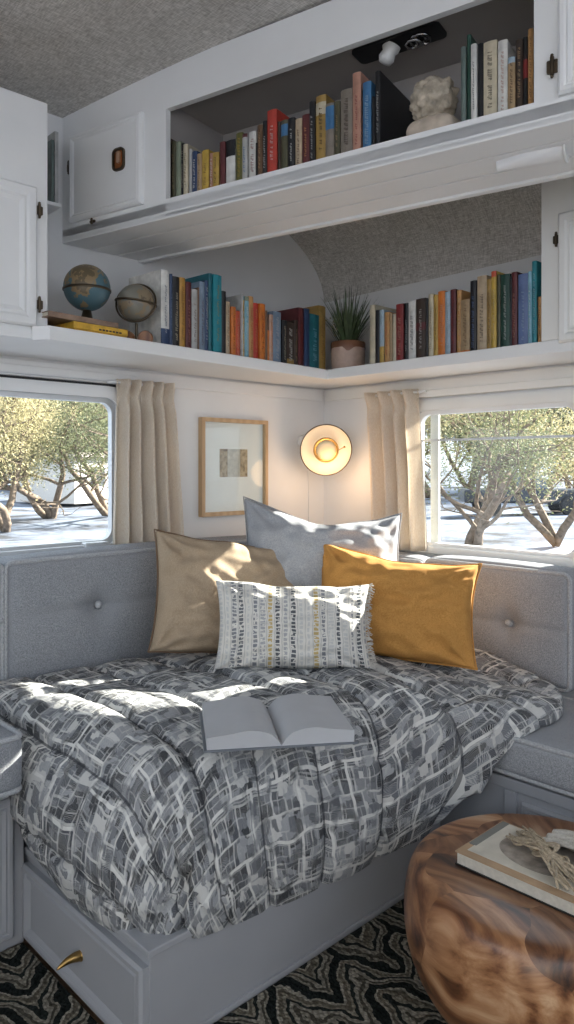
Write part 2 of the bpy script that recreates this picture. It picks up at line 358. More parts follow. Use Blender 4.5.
def sphere(bm, c, r, seg=32, rings=18, sc=(1, 1, 1)):
    bmesh.ops.create_uvsphere(bm, u_segments=seg, v_segments=rings, radius=r, matrix=Matrix.Translation(c) @ Matrix.Diagonal((*sc, 1)))

# ================================================================== THE ROOM
WA = (-2.35, on_y(120, 470, 0).x, on_y(0, 559, 0).z, on_y(20, 386, 0).z)       # window opening on the left wall: x0, x1, z0, z1
WB = (on_x(586, 470, 0).y, on_x(414, 470, 0).y, on_x(500, 558, 0).z, on_x(500, 401, 0).z)     # on the right wall: y0, y1, z0, z1
T = .055
bm = BM()
box(bm, -4.2, WA[0], 0, T, 0, 2.62); box(bm, WA[1], T, 0, T, 0, 2.62); box(bm, WA[0], WA[1], 0, T, 0, WA[2]); box(bm, WA[0], WA[1], 0, T, WA[3], 2.62)
ring(bm, rloop(WA[0], WA[1], WA[2], WA[3], .0004), rloop(WA[0], WA[1], WA[2], WA[3], .055), 0, T, mapA)
struct(obj('wall_left', bm, WALLM))
bm = BM()
box(bm, 0, T, -3.6, WB[0], 0, 2.62); box(bm, 0, T, WB[1], T, 0, 2.62); box(bm, 0, T, WB[0], WB[1], 0, WB[2]); box(bm, 0, T, WB[0], WB[1], WB[3], 2.62)
ring(bm, rloop(WB[0], WB[1], WB[2], WB[3], .0004), rloop(WB[0], WB[1], WB[2], WB[3], .055), 0, T, mapB)
struct(obj('wall_right', bm, WALLM))
bm = BM(); box(bm, -4.2, T, -3.6, T, -.05, 0)
struct(obj('floor', bm, mat_wood('floor_boards', [(.3, (.10, .06, .035)), (.7, (.22, .14, .08))], 6, (1, .15, 1))))
# ceiling: a shallow crown that rolls down into the right wall
def ceil_z(x, y):
    zc = 2.384 + .05*(1-min(1, (1+y/1.1)**2)) if y > -1.1 else 2.434
    if x > -1.05:
        f = math.sqrt(max(0, 1-(1+x/1.05)**2)); return 1.955 + (zc-1.955)*f
    return zc
bm = BM()
xs = [-1.05*(1-math.cos(PI/2*i/20)) for i in range(21)] + [-1.5, -2.2, -3, -4.2]; ys = [T*0] + [-.11*i for i in range(1, 11)] + [-1.8, -2.6, -3.6]
def ccs(dz): return [[bm.verts.new((x, y, ceil_z(x, y)+dz)) for y in ys] for x in xs]
g0 = ccs(0); g1 = ccs(.05)
for g in (g0, g1):
    for i in range(len(xs)-1):
        for j in range(len(ys)-1): bm.faces.new((g[i][j], g[i+1][j], g[i+1][j+1], g[i][j+1]))
struct(obj('ceiling', bm, CEIL, smooth=True))

bm = BM(); y = -3.6  # unseen wall behind the camera, opening sized to shape the light
box(bm, -4.2, T, y-T, y, 0, 1.0); box(bm, -4.2, T, y-T, y, 2.36, 2.62); box(bm, -4.2, -4.0, y-T, y, 1.0, 2.36); box(bm, -.3, T, y-T, y, 1.0, 2.36)
struct(obj('wall_back', bm, WALLM))
bm = BM(); x = -4.2  # second unseen wall, its sill height set to keep light off the lower room
box(bm, x-T, x, -3.6, T, 0, 1.0); box(bm, x-T, x, -3.6, T, 2.36, 2.62); box(bm, x-T, x, -3.6, -3.4, 1.0, 2.36); box(bm, x-T, x, -.3, T, 1.0, 2.36)
struct(obj('wall_rear', bm, WALLM))

# windows
def window(n, wn, mp, inn):
    u0, u1, v0, v1 = wn
    bm = BM()
    ring(bm, rloop(u0-.022, u1+.022, v0-.022, v1+.022, .075), rloop(u0+.016, u1-.016, v0+.016, v1-.016, .05), -.016, .0, mp)
    ring(bm, rloop(u0-.008, u1+.008, v0-.008, v1+.008, .065), rloop(u0+.02, u1-.02, v0+.02, v1-.02, .048), -.024, -.016, mp)
    f = struct(obj('window_%d' % n, bm, CREAM if n == 2 else WHITE, auto=35))
    bm = BM(); ring(bm, rloop(u0+.012, u1-.012, v0+.012, v1-.012, .05), rloop(u0+.026, u1-.026, v0+.026, v1-.026, .042), .004, .03, mp)
    obj('window_seal', bm, RUBBER if n == 1 else ALU, f)
    bm = BM(); ring(bm, rloop(u0+.018, u1-.018, v0+.018, v1-.018, .045), rloop(u0+.036, u1-.036, v0+.036, v1-.036, .04), -.004, .022, mp)
    obj('window_sash', bm, ALU if n == 1 else WHITE, f, auto=35)
    bm = BM(); slab(bm, rloop(u0+.03, u1-.03, v0+.03, v1-.03, .04), .010, .014, mp)
    obj('window_glass', bm, GLASS, f)
    return f
w1 = window(1, WA, mapA, -1)
bm = BM(); box(bm, WA[0]+.05, WA[1]-.10, -.034, -.012, WA[2]-.004, WA[2]+.026); box(bm, WA[1]-.16, WA[1]-.07, -.044, -.012, WA[2]+.0, WA[2]+.034)
obj('window_rail', bm, ALU, w1, bevel=.004)
bm = BM(); box(bm, WA[0], WA[1]+.03, -.019, -.002, WA[3]+.0225, WA[3]+.029); obj('window_gap_shade_strip', bm, RUBBER, w1)  # black strip put in for the shaded gap above the frame
bm = BM(); box(bm, WA[0], WA[1]+.04, -.03, -.001, WA[3]+.0295, WA[3]+.038); obj('window_drip_edge', bm, ALU, w1, bevel=.002)
w2 = window(2, WB, mapB, -1)
bm = BM(); zb = on_x(500, 438, 0).z; box(bm, .005, .02, WB[0]+.03, WB[1]-.03, zb-.004, zb+.004)
obj('window_rail', bm, ALU, w2)
bm = BM(); ya, yb2 = on_x(436, 470, 0).y, on_x(428, 470, 0).y; box(bm, .018, .028, ya, yb2, WB[2]+.03, WB[3]-.03)
obj('window_reflection_bar', bm, CREAM, w2)  # added pale bar, stands in for a reflection in the pane
# trim boards above the windows
bm = BM(); z = on_y(60, 378, 0).z; box(bm, -3.2, WA[1]+.06, -.02, 0, z, z+.03); box(bm, -3.2, -.02, -.012, 0, 1.50, 1.55)
struct(obj('trim_1', bm, WHITE, bevel=.004))
bm = BM(); z = on_x(500, 392, 0).z; box(bm, -.02, 0, -2.4, WB[1]+.05, z, z+.03); box(bm, -.012, 0, -2.4, -.02, 1.50, 1.55)
struct(obj('trim_2', bm, CREAM, bevel=.004))
bm = BM(); z = .885; box(bm, -.03, 0, -2.4, -.05, z-.03, z)
struct(obj('trim_3', bm, CREAM, bevel=.004))

UZ = 1.964
F0 = on_z(62, 242, UZ); F1 = on_z(574, 116.6, UZ)
# ================================================================== LOWER SHELF
SZ0, SZ1 = 1.552, 1.592
FA1 = Vector((-.304, -.304, 0)); FA0 = Vector((-1.53, -.408, 0)); FBend = Vector((-.304, -2.4, 0))
t = thing('corner_shelf', 'long white corner shelf running above both windows under the cabinets', 'shelf', (0, 0, 0))
bm = BM(); prism(bm, [(-.002, -.002), (-3.0, -.002), (-3.0, -.355), (-1.56, -.36), (-1.53, -.396), (-.292, -.292), (-.292, -2.4), (-.002, -2.4)], SZ0+.006, SZ1-.01)
obj('shelf_board', bm, WHITE, t)
bm = BM(); prism(bm, [(-1.565, -.362), (-1.535, -.41), (-.304, -.304), (-.304, -2.4), (-.284, -2.4), (-.284, -.284), (-1.53, -.388), (-1.55, -.352)], SZ0, SZ1)
obj('shelf_edge', bm, WHITE, t, bevel=.003)
SHZ = SZ1-.01

def mapface(P, ux, nz):   # (u along, v up, d out of the face)
    return lambda u, v, d: Vector((P.x+ux.x*u+nz.x*d, P.y+ux.y*u+nz.y*d, v))
def hinge(bm, mp, u, v, h=.034, w=.011):
    p = mp(u, v-h/2, .006); q = mp(u, v+h/2, .006); tube(bm, [p, q], .0045, 8)
    slab(bm, rloop(u-w, u+w, v-h*.36, v+h*.36, .003, 3), 0, .004, mp)
    for s in (-1, 1): sphere(bm, mp(u, v+s*h*.58, .006), .004, 8, 6)

# left cupboard standing on the shelf
yL = -.35
xr = on_y(48, 300, yL).x
t = thing('wall_cupboard', 'white wall cupboard with a panelled door at the left end of the corner shelf', 'cupboard', (xr, yL, SZ1))
zt = on_y(30, 97, yL).z
bm = BM(); box(bm, -1.2, 0, 0, .345, -.035, zt-SZ1)
obj('carcass', bm, WHITE, t, bevel=.004)
mpL = lambda u, v, d: Vector((u-xr, -d, v-SZ1))
dx1 = on_y(35, 260, yL).x; dz1 = on_y(33, 188, yL).z; dz0 = on_y(33, 327, yL).z
bm = BM(); panel(bm, dx1-.40, dx1, dz0, dz1, mpL, .018, .05, .008)
d = obj('door', bm, WHITE, t)
for py in (211, 305):
    h = on_y(38, py, yL); bm = BM(); hinge(bm, lambda u, v, dd: mpL(u, v, dd+.004), h.x, h.z); obj('hinge', bm, BRONZE, d, auto=40)
# narrow ledge between the two cupboards with tins behind
lz = on_y(56, 206, -.10).z
bm = BM(); box(bm, xr+.002, on_y(61.5, 206, -.13).x, -.13, -.002, lz-.012, lz)
tag(obj('ledge', bm, WHITE, bevel=.002), 'small white ledge tucked between the left wall cupboard and the overhead cabinet', 'ledge')
# right cupboard
xB = -.304; yr = on_x(541, 300, xB).y
t = thing('wall_cupboard', 'white wall cupboard with bronze hinge at the right end of the corner shelf', 'cupboard', (xB, yr, SZ1))
zt = 2.10
bm = BM(); box(bm, 0, .30, -1.1, 0, 0, zt-SZ1); obj('carcass', bm, CREAM, t, bevel=.003)
mpR = lambda u, v, d: Vector((-d, u-yr, v-SZ1))
dy = on_x(560, 300, xB).y; dz0 = on_x(562, 343, xB).z; dz1 = on_x(562, 214, xB).z
bm = BM(); panel(bm, dy-.42, dy, dz0, dz1, mpR, .018, .05, .008); d = obj('door', bm, CREAM, t)
h = on_x(557.5, 240, xB); bm = BM(); hinge(bm, lambda u, v, dd: mpR(u, v, dd+.004), h.y, h.z); obj('hinge', bm, BRONZE, d, auto=40)

# ================================================================== OVERHEAD CABINET
UZ = 1.964
F0 = on_z(62, 242, UZ); F1 = on_z(574, 116.6, UZ)
ud = (F1-F0).normalized(); nd = Vector((-ud.y, ud.x, 0)); ang = math.atan2(ud.y, ud.x)
def upf(px, py, d=0.0):      # point on the cabinet's front plane (or d behind it) in its own coordinates
    p = on_pl(px, py, F0+nd*d, nd)-F0; return (p.dot(ud), p.z+UZ)
up = thing('overhead_cabinet', 'white overhead cabinet with an open book compartment hung below the ceiling', 'cabinet', (F0.x, F0.y, 0), ang)
oL = upf(166, 150)[0]; oR = upf(534, 80)[0]; oB = upf(166, 199)[1]; oT = upf(166, 109)[1]
UD = .31; LEN = 2.3; TOP = 2.425
upm = lambda u, v, d: Vector((u, -d, v))
print('overhead', F0, F1, oL, oR, oB, oT)
bm = BM()
box(bm, .0, LEN, 0, UD, UZ+.012, oB-.012)             # bottom board
obj('bottom_board', bm, WHITE, up, bevel=.002)
bm = BM()                                             # face frame
box(bm, 0, oL, 0, .02, UZ, TOP); box(bm, oR, LEN, 0, .02, UZ, TOP); box(bm, oL, oR, 0, .02, oT, TOP); box(bm, oL, oR, 0, .02, UZ, oB)
obj('face_frame', bm, WHITE, up)
bm = BM()                                             # planks of the underside with gaps between
for a, b in ((.0, .095), (.101, .2), (.206, UD+.0)): box(bm, 0, LEN, a, b, UZ-.006, UZ+.012)
box(bm, 0, LEN, UD-.02, UD+.004, UZ-.014, UZ+.004)
obj('underside_planks', bm, WHITE, up, bevel=.003)
bm = BM(); box(bm, oL-.04, oL-.012, .02, UD, oB-.012, TOP-.02); box(bm, oR+.012, oR+.04, .02, UD, oB-.012, TOP-.02); box(bm, 0, LEN, UD-.012, UD, UZ+.012, 2.33)
box(bm, oL-.04, oR+.04, .02, UD, oT+.035, oT+.047)
obj('compartment_lining', bm, PANEL, up)
bm = BM(); a = upf(72, 180)[0]; b = upf(144, 160)[0]; z0 = (upf(72, 222)[1]+upf(144, 206)[1])/2; z1 = (upf(72, 139)[1]+upf(144, 112)[1])/2
panel(bm, a, b, z0, z1, upm, .018, .024, .006); d = obj('door', bm, WHITE, up)
lu, lv = upf(122, 161)
bm = BM(); ring(bm, rloop(lu-.026, lu+.026, lv-.036, lv+.036, .016, 4), rloop(lu-.019, lu+.019, lv-.029, lv+.029, .012, 4), .012, .019, upm); lt = obj('latch', bm, BRONZE, d)
bm = BM(); slab(bm, rloop(lu-.020, lu+.020, lv-.030, lv+.030, .012, 4), .012, .0135, upm); obj('latch_cup', bm, plain('copper_latch', (.42, .15, .05), .35, .7), lt)
bm = BM(); slab(bm, rloop(lu-.006, lu+.008, lv-.012, lv+.024, .004, 3), .0135, .02, upm); obj('latch_lever', bm, plain('pale_copper', (.65, .42, .28), .35, .6), lt)
for py in (168,):
    q = upf(70, py); bm = BM(); hinge(bm, upm, q[0], q[1]); obj('hinge', bm, BRONZE, d, auto=40)
q = upf(93, 221); bm = BM(); hinge(bm, upm, q[0], q[1]-.002, .012, .012); obj('catch', bm, BRONZE, d, auto=40)
bm = BM(); a = upf(559, 60)[0]; z0 = upf(562, 97)[1]; z1 = oT+.01
panel(bm, a, a+.42, z0, z1, upm, .018, .03, .006); d = obj('door', bm, WHITE, up)
q = upf(553, 68); bm = BM(); hinge(bm, lambda u, v, dd: upm(u, v, dd+.004), q[0], q[1], .04, .012); obj('hinge', bm, BRONZE, d, auto=40)
# half-round lamp cover under the cabinet
pL = on_z(497, 163, UZ-.006); pR = on_z(566, 150, UZ-.006)
bm = BM(); n = 10; dv = (pR-pL).normalized(); sv = Vector((-dv.y, dv.x, 0))
rows = []
for k in range(9):
    f = k/8; p = pL.lerp(pR, f); w = .03*(.35+.65*min(1, f*2.5))
    rows.append([bm.verts.new(p + sv*(w*math.cos(PI*j/n)) - Vector((0, 0, .022*math.sin(PI*j/n)))) for j in range(n+1)])
for a, b in zip(rows, rows[1:]):
    for j in range(n): bm.faces.new((a[j], a[j+1], b[j+1], b[j]))
bm.faces.new(rows[0]); bm.faces.new(rows[-1])
uc = tag(obj('lamp_cover', bm, WHITE, auto=50), 'white half-round lamp cover fixed to the underside of the overhead cabinet', 'light cover')
bm = BM(); tube(bm, [pR+sv*(.036*math.cos(PI*j/8))-Vector((0, 0, .026*math.sin(PI*j/8))) for j in range(9)], .004, 6); obj('end_ring', bm, CREAM, uc, smooth=True)

# fixture on the compartment ceiling
cz = oT+.034
pc = on_z(400, 42, cz)
t = thing('ceiling_fixture', 'black plate with a white capped lamp and chrome coil on the compartment ceiling', 'fixture', pc, ang)
bm = BM(); slab(bm, rloop(-.13, .12, -.038, .038, .015, 4), -.006, .0, lambda u, v, d: Vector((u, v, d))); obj('base_plate', bm, plain('black_plate', (.015, .015, .016), .5), t)
bm = BM(); lathe(bm, [(0, -.05), (.016, -.048), (.022, -.035), (.018, -.02), (.024, -.012), (.024, 0)], 20, Matrix.Translation((-.02, -.005, -.004)) @ Matrix.Rotation(.5, 4, 'Y')); bm2 = obj('lamp_holder', bm, plain('glossy_white', (.75, .75, .73), .3), t, smooth=True)
bm = BM(); tube(bm, [(.03+.04*k/24+.018*math.cos(k*.9), .022*math.sin(k*.9), -.012-.006*math.sin(k*.3)) for k in range(26)], .004, 6); obj('coil', bm, plain('chrome', (.5, .5, .5), .2, 1), t, smooth=True)

# ================================================================== BOOKS
PAL = {'black': (.012, .012, .014), 'dark brown': (.045, .028, .02), 'dark olive': (.07, .065, .035), 'olive green': (.13, .125, .035), 'sage green': (.22, .25, .18), 'cream': (.52, .46, .34),
 'pale grey': (.42, .42, .41), 'navy': (.025, .05, .12), 'tan': (.36, .25, .14), 'yellow': (.50, .33, .06), 'mustard yellow': (.42, .27, .06), 'maroon': (.10, .02, .022), 'white': (.62, .61, .58),
 'brown': (.13, .07, .035), 'red': (.42, .045, .03), 'beige': (.45, .35, .24), 'dark red': (.2, .025, .025), 'blue': (.05, .16, .32), 'mauve blue': (.12, .17, .33), 'grey brown': (.20, .17, .14),
 'pinkish tan': (.42, .22, .16), 'dark green': (.02, .06, .045), 'orange tan': (.48, .26, .10), 'gold': (.45, .24, .05), 'blue grey': (.18, .24, .32), 'teal': (.02, .22, .27), 'orange': (.58, .17, .03),
 'orange red': (.55, .10, .05), 'light blue': (.22, .42, .52), 'pale pink': (.52, .33, .25), 'ochre': (.33, .21, .06), 'pale blue': (.34, .44, .52), 'dark teal': (.015, .12, .15), 'grey green': (.13, .17, .155)}
def bmat(c): return plain('cover_'+c.replace(' ', '_'), PAL[c], .42, var=.18, scale=40)
CNT = 'first second third fourth fifth sixth seventh eighth ninth tenth eleventh twelfth thirteenth fourteenth fifteenth sixteenth seventeenth eighteenth nineteenth twentieth'.split()
def ordinal(n):
    if n <= 20: return CNT[n-1]
    return {2: 'twenty', 3: 'thirty'}[n//10]+'-'+CNT[n % 10-1] if n % 10 else {3: 'thirtieth'}[n//10]
def book_row(rows, P0, u, nin, zbase, shelf, group, depth=(.12, .15), endref='left'):
    """rows: x0, x1, top y in the photograph, colour, lettering colour (or None), band colour (or None)"""
    ang = math.atan2(u.y, u.x)
    for i, r in enumerate(rows):
        x0, x1, yt, col = r[:4]; let = r[4] if len(r) > 4 else None; band = r[5] if len(r) > 5 else None
        a = on_pl(x0, 300, P0, nin); b = on_pl(x1, 300, P0, nin); zt = on_pl((x0+x1)/2, yt, P0, nin).z
        w = max(.008, (b-a).length-.0012); h = zt-zbase
        back = random.uniform(0, .008)
        base = a + u*.0006 + nin*back; base.z = zbase
        dp = r[6] if len(r) > 6 else random.uniform(*depth)
        kind = 'slim ' if w < .014 else 'thick ' if w > .034 else ''
        pv = rows[i-1][3] if i else None; nx = rows[i+1][3] if i+1 < len(rows) else None
        desc = {'black': 'pale', None: ''}
        lab = '%s%s book, %s from %s in %s' % (kind, col, ordinal(i+1), endref, shelf)
        if let: lab = '%s book with %s lettering, %s from %s in %s' % (col, let, ordinal(i+1), endref, shelf)
        t = thing('book', lab, 'book', base, ang, group)
        th = min(.003, w*.2)
        bm = BM()      # boards and rounded spine
        box(bm, 0, th, .001, dp, 0, h); box(bm, w-th, w, .001, dp, 0, h)
        n = 5; pr = [(w*k/n, -.0035*math.sin(PI*k/n)) for k in range(n+1)]
        prism(bm, pr+[(w, .004), (0, .004)], 0, h)
        obj('cover', bm, bmat(col), t)
        bm = BM(); box(bm, th, w-th, .004, dp-.004, .003, h-.004); obj('page_block', bm, PAGES, t)
        if band:
            z0, z1 = h*band[1], h*band[2]; bm = BM(); prism(bm, [(w*k/n, -.0035*math.sin(PI*k/n)-.0004) for k in range(n+1)]+[(w, .001), (0, .001)], z0, z1); o = obj('spine_band', bm, bmat(band[0]), t); o['label'] = band[0]+' band on the spine'
        if let:
            bm = BM(); z = h*random.uniform(.1, .22); zend = h*random.uniform(.72, .9); lw = w*random.uniform(.22, .4)
            while z < zend:
                lh = random.uniform(.0025, .0055)
                if random.random() > .14:
                    x = (w-lw)/2; y = -.0042
                    k = random.random()
                    if k < .5: box(bm, x, x+lw, y, y+.001, z, z+lh*.45); box(bm, x, x+lw*.4, y, y+.001, z, z+lh)
                    else: box(bm, x+lw*.2, x+lw, y, y+.001, z+lh*.5, z+lh); box(bm, x+lw*.6, x+lw, y, y+.001, z, z+lh)
                z += lh*1.35
            lc_ = [PAL[let][q]*.6+PAL[col][q]*.4 for q in range(3)]; o = obj('lettering', bm, plain('print_%s_on_%s' % (let.replace(' ', '_'), col.replace(' ', '_')), lc_, .5, var=.1), t)
def Z(lst, sc, ox, oy): return [(ox+r[0]/sc, ox+r[1]/sc, oy+r[2]/sc)+tuple(r[3:]) for r in lst]
u1 = Z([(30, 45, 170, 'dark brown'), (45, 65, 182, 'dark olive', 'tan'), (65, 88, 182, 'sage green'), (88, 102, 190, 'black', 'cream'), (102, 122, 195, 'cream', 'brown'), (122, 136, 215, 'pale grey'), (136, 160, 225, 'navy', 'white'),
  (160, 182, 236, 'tan', 'dark brown'), (182, 212, 220, 'yellow', 'brown'), (212, 231, 232, 'pinkish tan', 'white'), (231, 260, 232, 'mustard yellow', 'black'), (262, 287, 185, 'maroon'), (288, 329, 176, 'white', None, ('black', .66, 1.0)),
  (330, 359, 142, 'olive green', 'mustard yellow'), (362, 385, 150, 'pale grey', 'blue', ('maroon', .93, 1.0)), (386, 419, 136, 'white', 'dark red'), (420, 428, 190, 'black'), (428, 451, 110, 'brown', 'tan'), (451, 470, 92, 'black', 'white'), (470, 513, 42, 'red', 'white'), (513, 529, 92, 'dark brown')], 4.415, 160, 100)
u1 += Z([(2, 31, 246, 'dark olive', None, ('blue', .7, .92)), (32, 60, 238, 'black', 'white'), (60, 88, 240, 'beige', 'brown'), (88, 119, 222, 'maroon', 'orange tan'), (119, 142, 170, 'black', 'pale grey'), (142, 185, 142, 'ochre', 'dark brown', ('cream', .72, .9)), (186, 222, 178, 'grey brown', None, ('blue', .55, .95)), (222, 246, 170, 'dark olive', 'tan'),
  (247, 296, 120, 'grey brown', 'dark brown'), (297, 331, 52, 'pinkish tan', 'dark red'), (332, 338, 120, 'black'), (339, 374, 90, 'blue', 'pale blue'), (375, 387, 150, 'black')], 4.1, 280, 60)
spU = F0 + nd*.03
book_row(u1, spU, ud, nd, oB, 'overhead left row', 'books in the overhead cabinet, left row', (.13, .16))
bigb = Z([(388, 410, 45, 'black', 'pale grey', None, .23)], 4.1, 280, 60)
book_row(bigb, spU, ud, nd, oB, "overhead cabinet beside the stone bust, showing its cover", 'books in the overhead cabinet, left row', endref='front')
bpy.data.objects[[o.name for o in bpy.data.objects if o.name.startswith('book')][-1]]['label'] = 'large black book with a dark cover facing the stone bust' 
u2 = Z([(240, 261, 106, 'grey green'), (262, 280, 56, 'dark green'), (280, 304, 96, 'white', 'black'), (305, 328, 88, 'black'), (328, 382, 82, 'cream', 'black'), (383, 423, 76, 'white', 'pinkish tan'), (424, 455, 145, 'tan', 'dark brown', ('pale blue', .9, 1.0)), (455, 484, 72, 'dark brown', 'tan'), (484, 505, 62, 'black', None, ('dark red', .45, .7)), (506, 528, 35, 'orange tan', 'brown')], 3.96, 400, 20)
book_row(u2, spU, ud, nd, oB, 'overhead right row', 'books in the overhead cabinet, right row', (.13, .16))
# lower shelf, left wall
uA = (FA1-FA0).normalized(); nA = Vector((-uA.y, uA.x, 0))
spA = FA1 + nA*.03
l1 = Z([(203, 249, 55, 'white', 'navy', ('navy', .0, .26), .17), (250, 265, 75, 'navy', 'blue grey'), (266, 304, 90, 'black', 'cream'), (304, 336, 95, 'gold', 'brown'), (336, 367, 120, 'maroon', 'pinkish tan'), (368, 399, 160, 'pale grey', 'brown'), (400, 411, 150, 'brown'), (412, 441, 118, 'blue grey', 'maroon'), (442, 462, 110, 'navy', 'white'), (463, 483, 72, 'dark teal'), (484, 529, 82, 'teal', 'ochre'), (530, 555, 170, 'black')], 5.467, 125, 260)
l1 += Z([(34, 58, 112, 'beige', 'brown'), (60, 84, 140, 'orange', 'dark red'), (84, 112, 160, 'orange red', 'pale pink'), (112, 120, 75, 'pale grey'), (120, 134, 105, 'yellow', 'white'), (134, 156, 85, 'light blue', 'white', ('sage green', .93, 1.0)), (156, 180, 85, 'orange tan', 'red'), (180, 206, 120, 'red', 'orange tan'), (206, 236, 125, 'orange', 'dark red'), (236, 248, 160, 'brown'), (249, 262, 262, 'orange', 'yellow'), (262, 282, 180, 'pale pink', 'orange'), (282, 324, 165, 'blue grey', 'pale grey'),
  (326, 352, 210, 'black', 'cream'), (353, 392, 220, 'dark brown', 'white', ('ochre', .02, .2)), (392, 412, 210, 'dark brown', 'tan'), (412, 440, 145, 'maroon', 'dark red'), (440, 467, 150, 'navy'), (468, 517, 180, 'dark teal', 'light blue'), (520, 557, 135, 'ochre', 'brown')], 5.218, 220, 280)
book_row(l1, spA, uA, nA, SHZ, 'left corner shelf row', 'books on the corner shelf, left arm')
# lower shelf, right wall
uB = Vector((0, -1, 0)); nB = Vector((1, 0, 0)); spB = Vector((-.274, 0, 0))
l2 = Z([(272, 300, 125, 'cream'), (300, 321, 150, 'black'), (322, 345, 150, 'pale blue', None, ('mustard yellow', .05, .35)), (345, 371, 160, 'orange tan', 'red'), (372, 384, 165, 'tan'), (384, 404, 168, 'cream'), (404, 441, 120, 'dark red', 'pale pink'), (442, 464, 115, 'black', 'pale grey'), (464, 500, 105, 'white', 'black'), (501, 549, 92, 'dark brown', 'white', ('maroon', .5, .62))], 4.99, 315, 280)
l2 += Z([(2, 10, 205, 'black'), (10, 34, 178, 'cream', 'brown'), (34, 56, 182, 'mustard yellow', 'brown'), (56, 88, 165, 'orange', 'pale pink'), (88, 114, 168, 'pale blue', 'white'), (114, 140, 158, 'maroon', 'dark red'), (140, 162, 160, 'orange tan', 'cream'), (163, 204, 205, 'tan', 'brown', ('orange', .0, .1)), (206, 234, 118, 'black', 'mauve blue'), (235, 279, 95, 'beige', 'black'), (280, 304, 110, 'ochre', 'brown'), (304, 328, 75, 'yellow', 'cream', ('orange red', .93, 1.0)), (329, 345, 90, 'dark olive'), (345, 387, 88, 'dark green', 'white'), (388, 394, 100, 'black'), (394, 422, 78, 'maroon', 'pinkish tan'), (423, 469, 85, 'mauve blue', 'pale blue'), (470, 489, 75, 'light blue', 'white'), (490, 513, 28, 'teal', 'pale blue'), (514, 533, 190, 'orange tan', 'brown')], 4.592, 425, 255)
book_row(l2, spB, uB, nB, SHZ, 'right corner shelf row', 'books on the corner shelf, right arm')
# two tins behind the left cupboard
for (x0, x1, yt, c, lb) in ((51.2, 54.0, 140, 'grey green', 'grey green binder nearest the left cupboard on the small ledge'), (54.4, 58.5, 132, 'pale grey', 'pale grey binder beside the overhead cabinet on the small ledge')):
    a = on_y(x0, 200, -.10); b = on_y(x1, 200, -.10); zt = on_y((x0+x1)/2, yt, -.10).z
    t = thing('binder', lb, 'binder', (a.x, -.10, lz), 0, 'binders on the small ledge'); w = b.x-a.x-.002
    bm = BM(); box(bm, 0, .003, 0, .09, 0, zt-lz); box(bm, w-.003, w, 0, .09, 0, zt-lz); box(bm, 0, w, -.003, .002, 0, zt-lz); obj('cover', bm, bmat(c), t)
    bm = BM(); box(bm, .003, w-.003, .002, .085, .004, zt-lz-.004); obj('page_block', bm, PAGES, t)

# ================================================================== SHELF ORNAMENTS
# flat box and flat book under the globe
pa = on_pl(74, 330, spA, nA); pb = on_pl(127, 340, spA, nA)
t = thing('game_box', 'yellow cardboard box lying flat under a picture book on the left shelf', 'box', (pa.x, pa.y, SHZ), math.atan2(uA.y, uA.x))
w = (pb-pa).length
bm = BM(); box(bm, 0, w, 0, .16, 0, .024); obj('tray', bm, plain('box_yellow', (.55, .30, .03), .5, var=.3, scale=30), t, bevel=.0015)
bm = BM(); box(bm, -.002, w+.002, -.002, .162, .020, .040); ld = obj('lid', bm, plain('box_lid', (.62, .36, .04), .5, var=.35, scale=26), t, bevel=.0015)
bm = BM()
for k in range(7): box(bm, w*.45+k*.012, w*.45+k*.012+.008, -.0035, -.002, .024, .029)
obj('lettering', bm, bmat('dark brown'), ld)
t = thing('picture_book', 'large flat book with a brown spine lying on the yellow box', 'book', (pa.x-.085, pa.y-.012, SHZ+.0405), math.atan2(uA.y, uA.x)+.03)
bm = BM(); box(bm, 0, w+.055, 0, .2, 0, .003); box(bm, 0, w+.055, 0, .2, .013, .016); box(bm, 0, w+.055, -.002, .003, 0, .016); obj('cover', bm, plain('faded_cover', (.26, .17, .12), .5, var=.4, scale=22), t, bevel=.001)
bm = BM(); box(bm, .003, w+.05, .003, .197, .003, .013); obj('page_block', bm, PAGES, t)
# blue globe on top
gz = SHZ+.0565
gc = on_pl(87, 288, spA+nA*.09, nA)
R = 23.0/F*((gc-CAM).dot(FWD))
g = thing('globe', 'blue and tan globe standing on the flat book', 'globe', (gc.x, gc.y, gz), .6)
gh = max(gc.z-gz, R+.006)
bm = BM(); sphere(bm, (0, 0, gh), R, 40, 24); obj('ball', bm, mat_globe('map_blue', (.07, .14, .17), (.24, .17, .09), (.12, .09, .05), 13.0), g, smooth=True)
bm = BM(); lathe(bm, [(R*1.005, gh-.006), (R*1.03, gh-.004), (R*1.03, gh-.010), (R*1.005, gh-.012)], 40); obj('equator_band', bm, BRONZE, g, smooth=True)
bm = BM(); lathe(bm, [(0, 0), (.034, 0), (.034, .004), (.02, .008), (.012, gh-R+.004), (0, gh-R+.004)], 24); obj('base', bm, BRONZE, g, smooth=True)
# small globe in a metal ring with wooden base
gc = on_pl(136, 303, spA+nA*.035, nA); R2 = 18.5/F*((gc-CAM).dot(FWD))
g = thing('globe', 'small grey and brown globe held in a black metal ring beside the white book', 'globe', (gc.x, gc.y, SHZ), ang+.5)
gh = gc.z-SHZ
bm = BM(); sphere(bm, (0, 0, gh), R2, 36, 20); obj('ball', bm, mat_globe('map_grey', (.19, .18, .15), (.24, .18, .11), (.13, .095, .06), 17.0), g, smooth=True)
for nm, Mx in (('meridian_ring', Matrix.Rotation(PI/2-.25, 4, 'X')), ('horizon_ring', Matrix.Rotation(.12, 4, 'Y'))):
    bm = BM(); pts = [Matrix.Translation((0, 0, gh)) @ Mx @ Vector((R2*1.09*math.cos(2*PI*k/36), R2*1.09*math.sin(2*PI*k/36), 0)) for k in range(37)]
    tube(bm, pts, .0034, 6, False); obj(nm, bm, BRONZE, g, smooth=True)
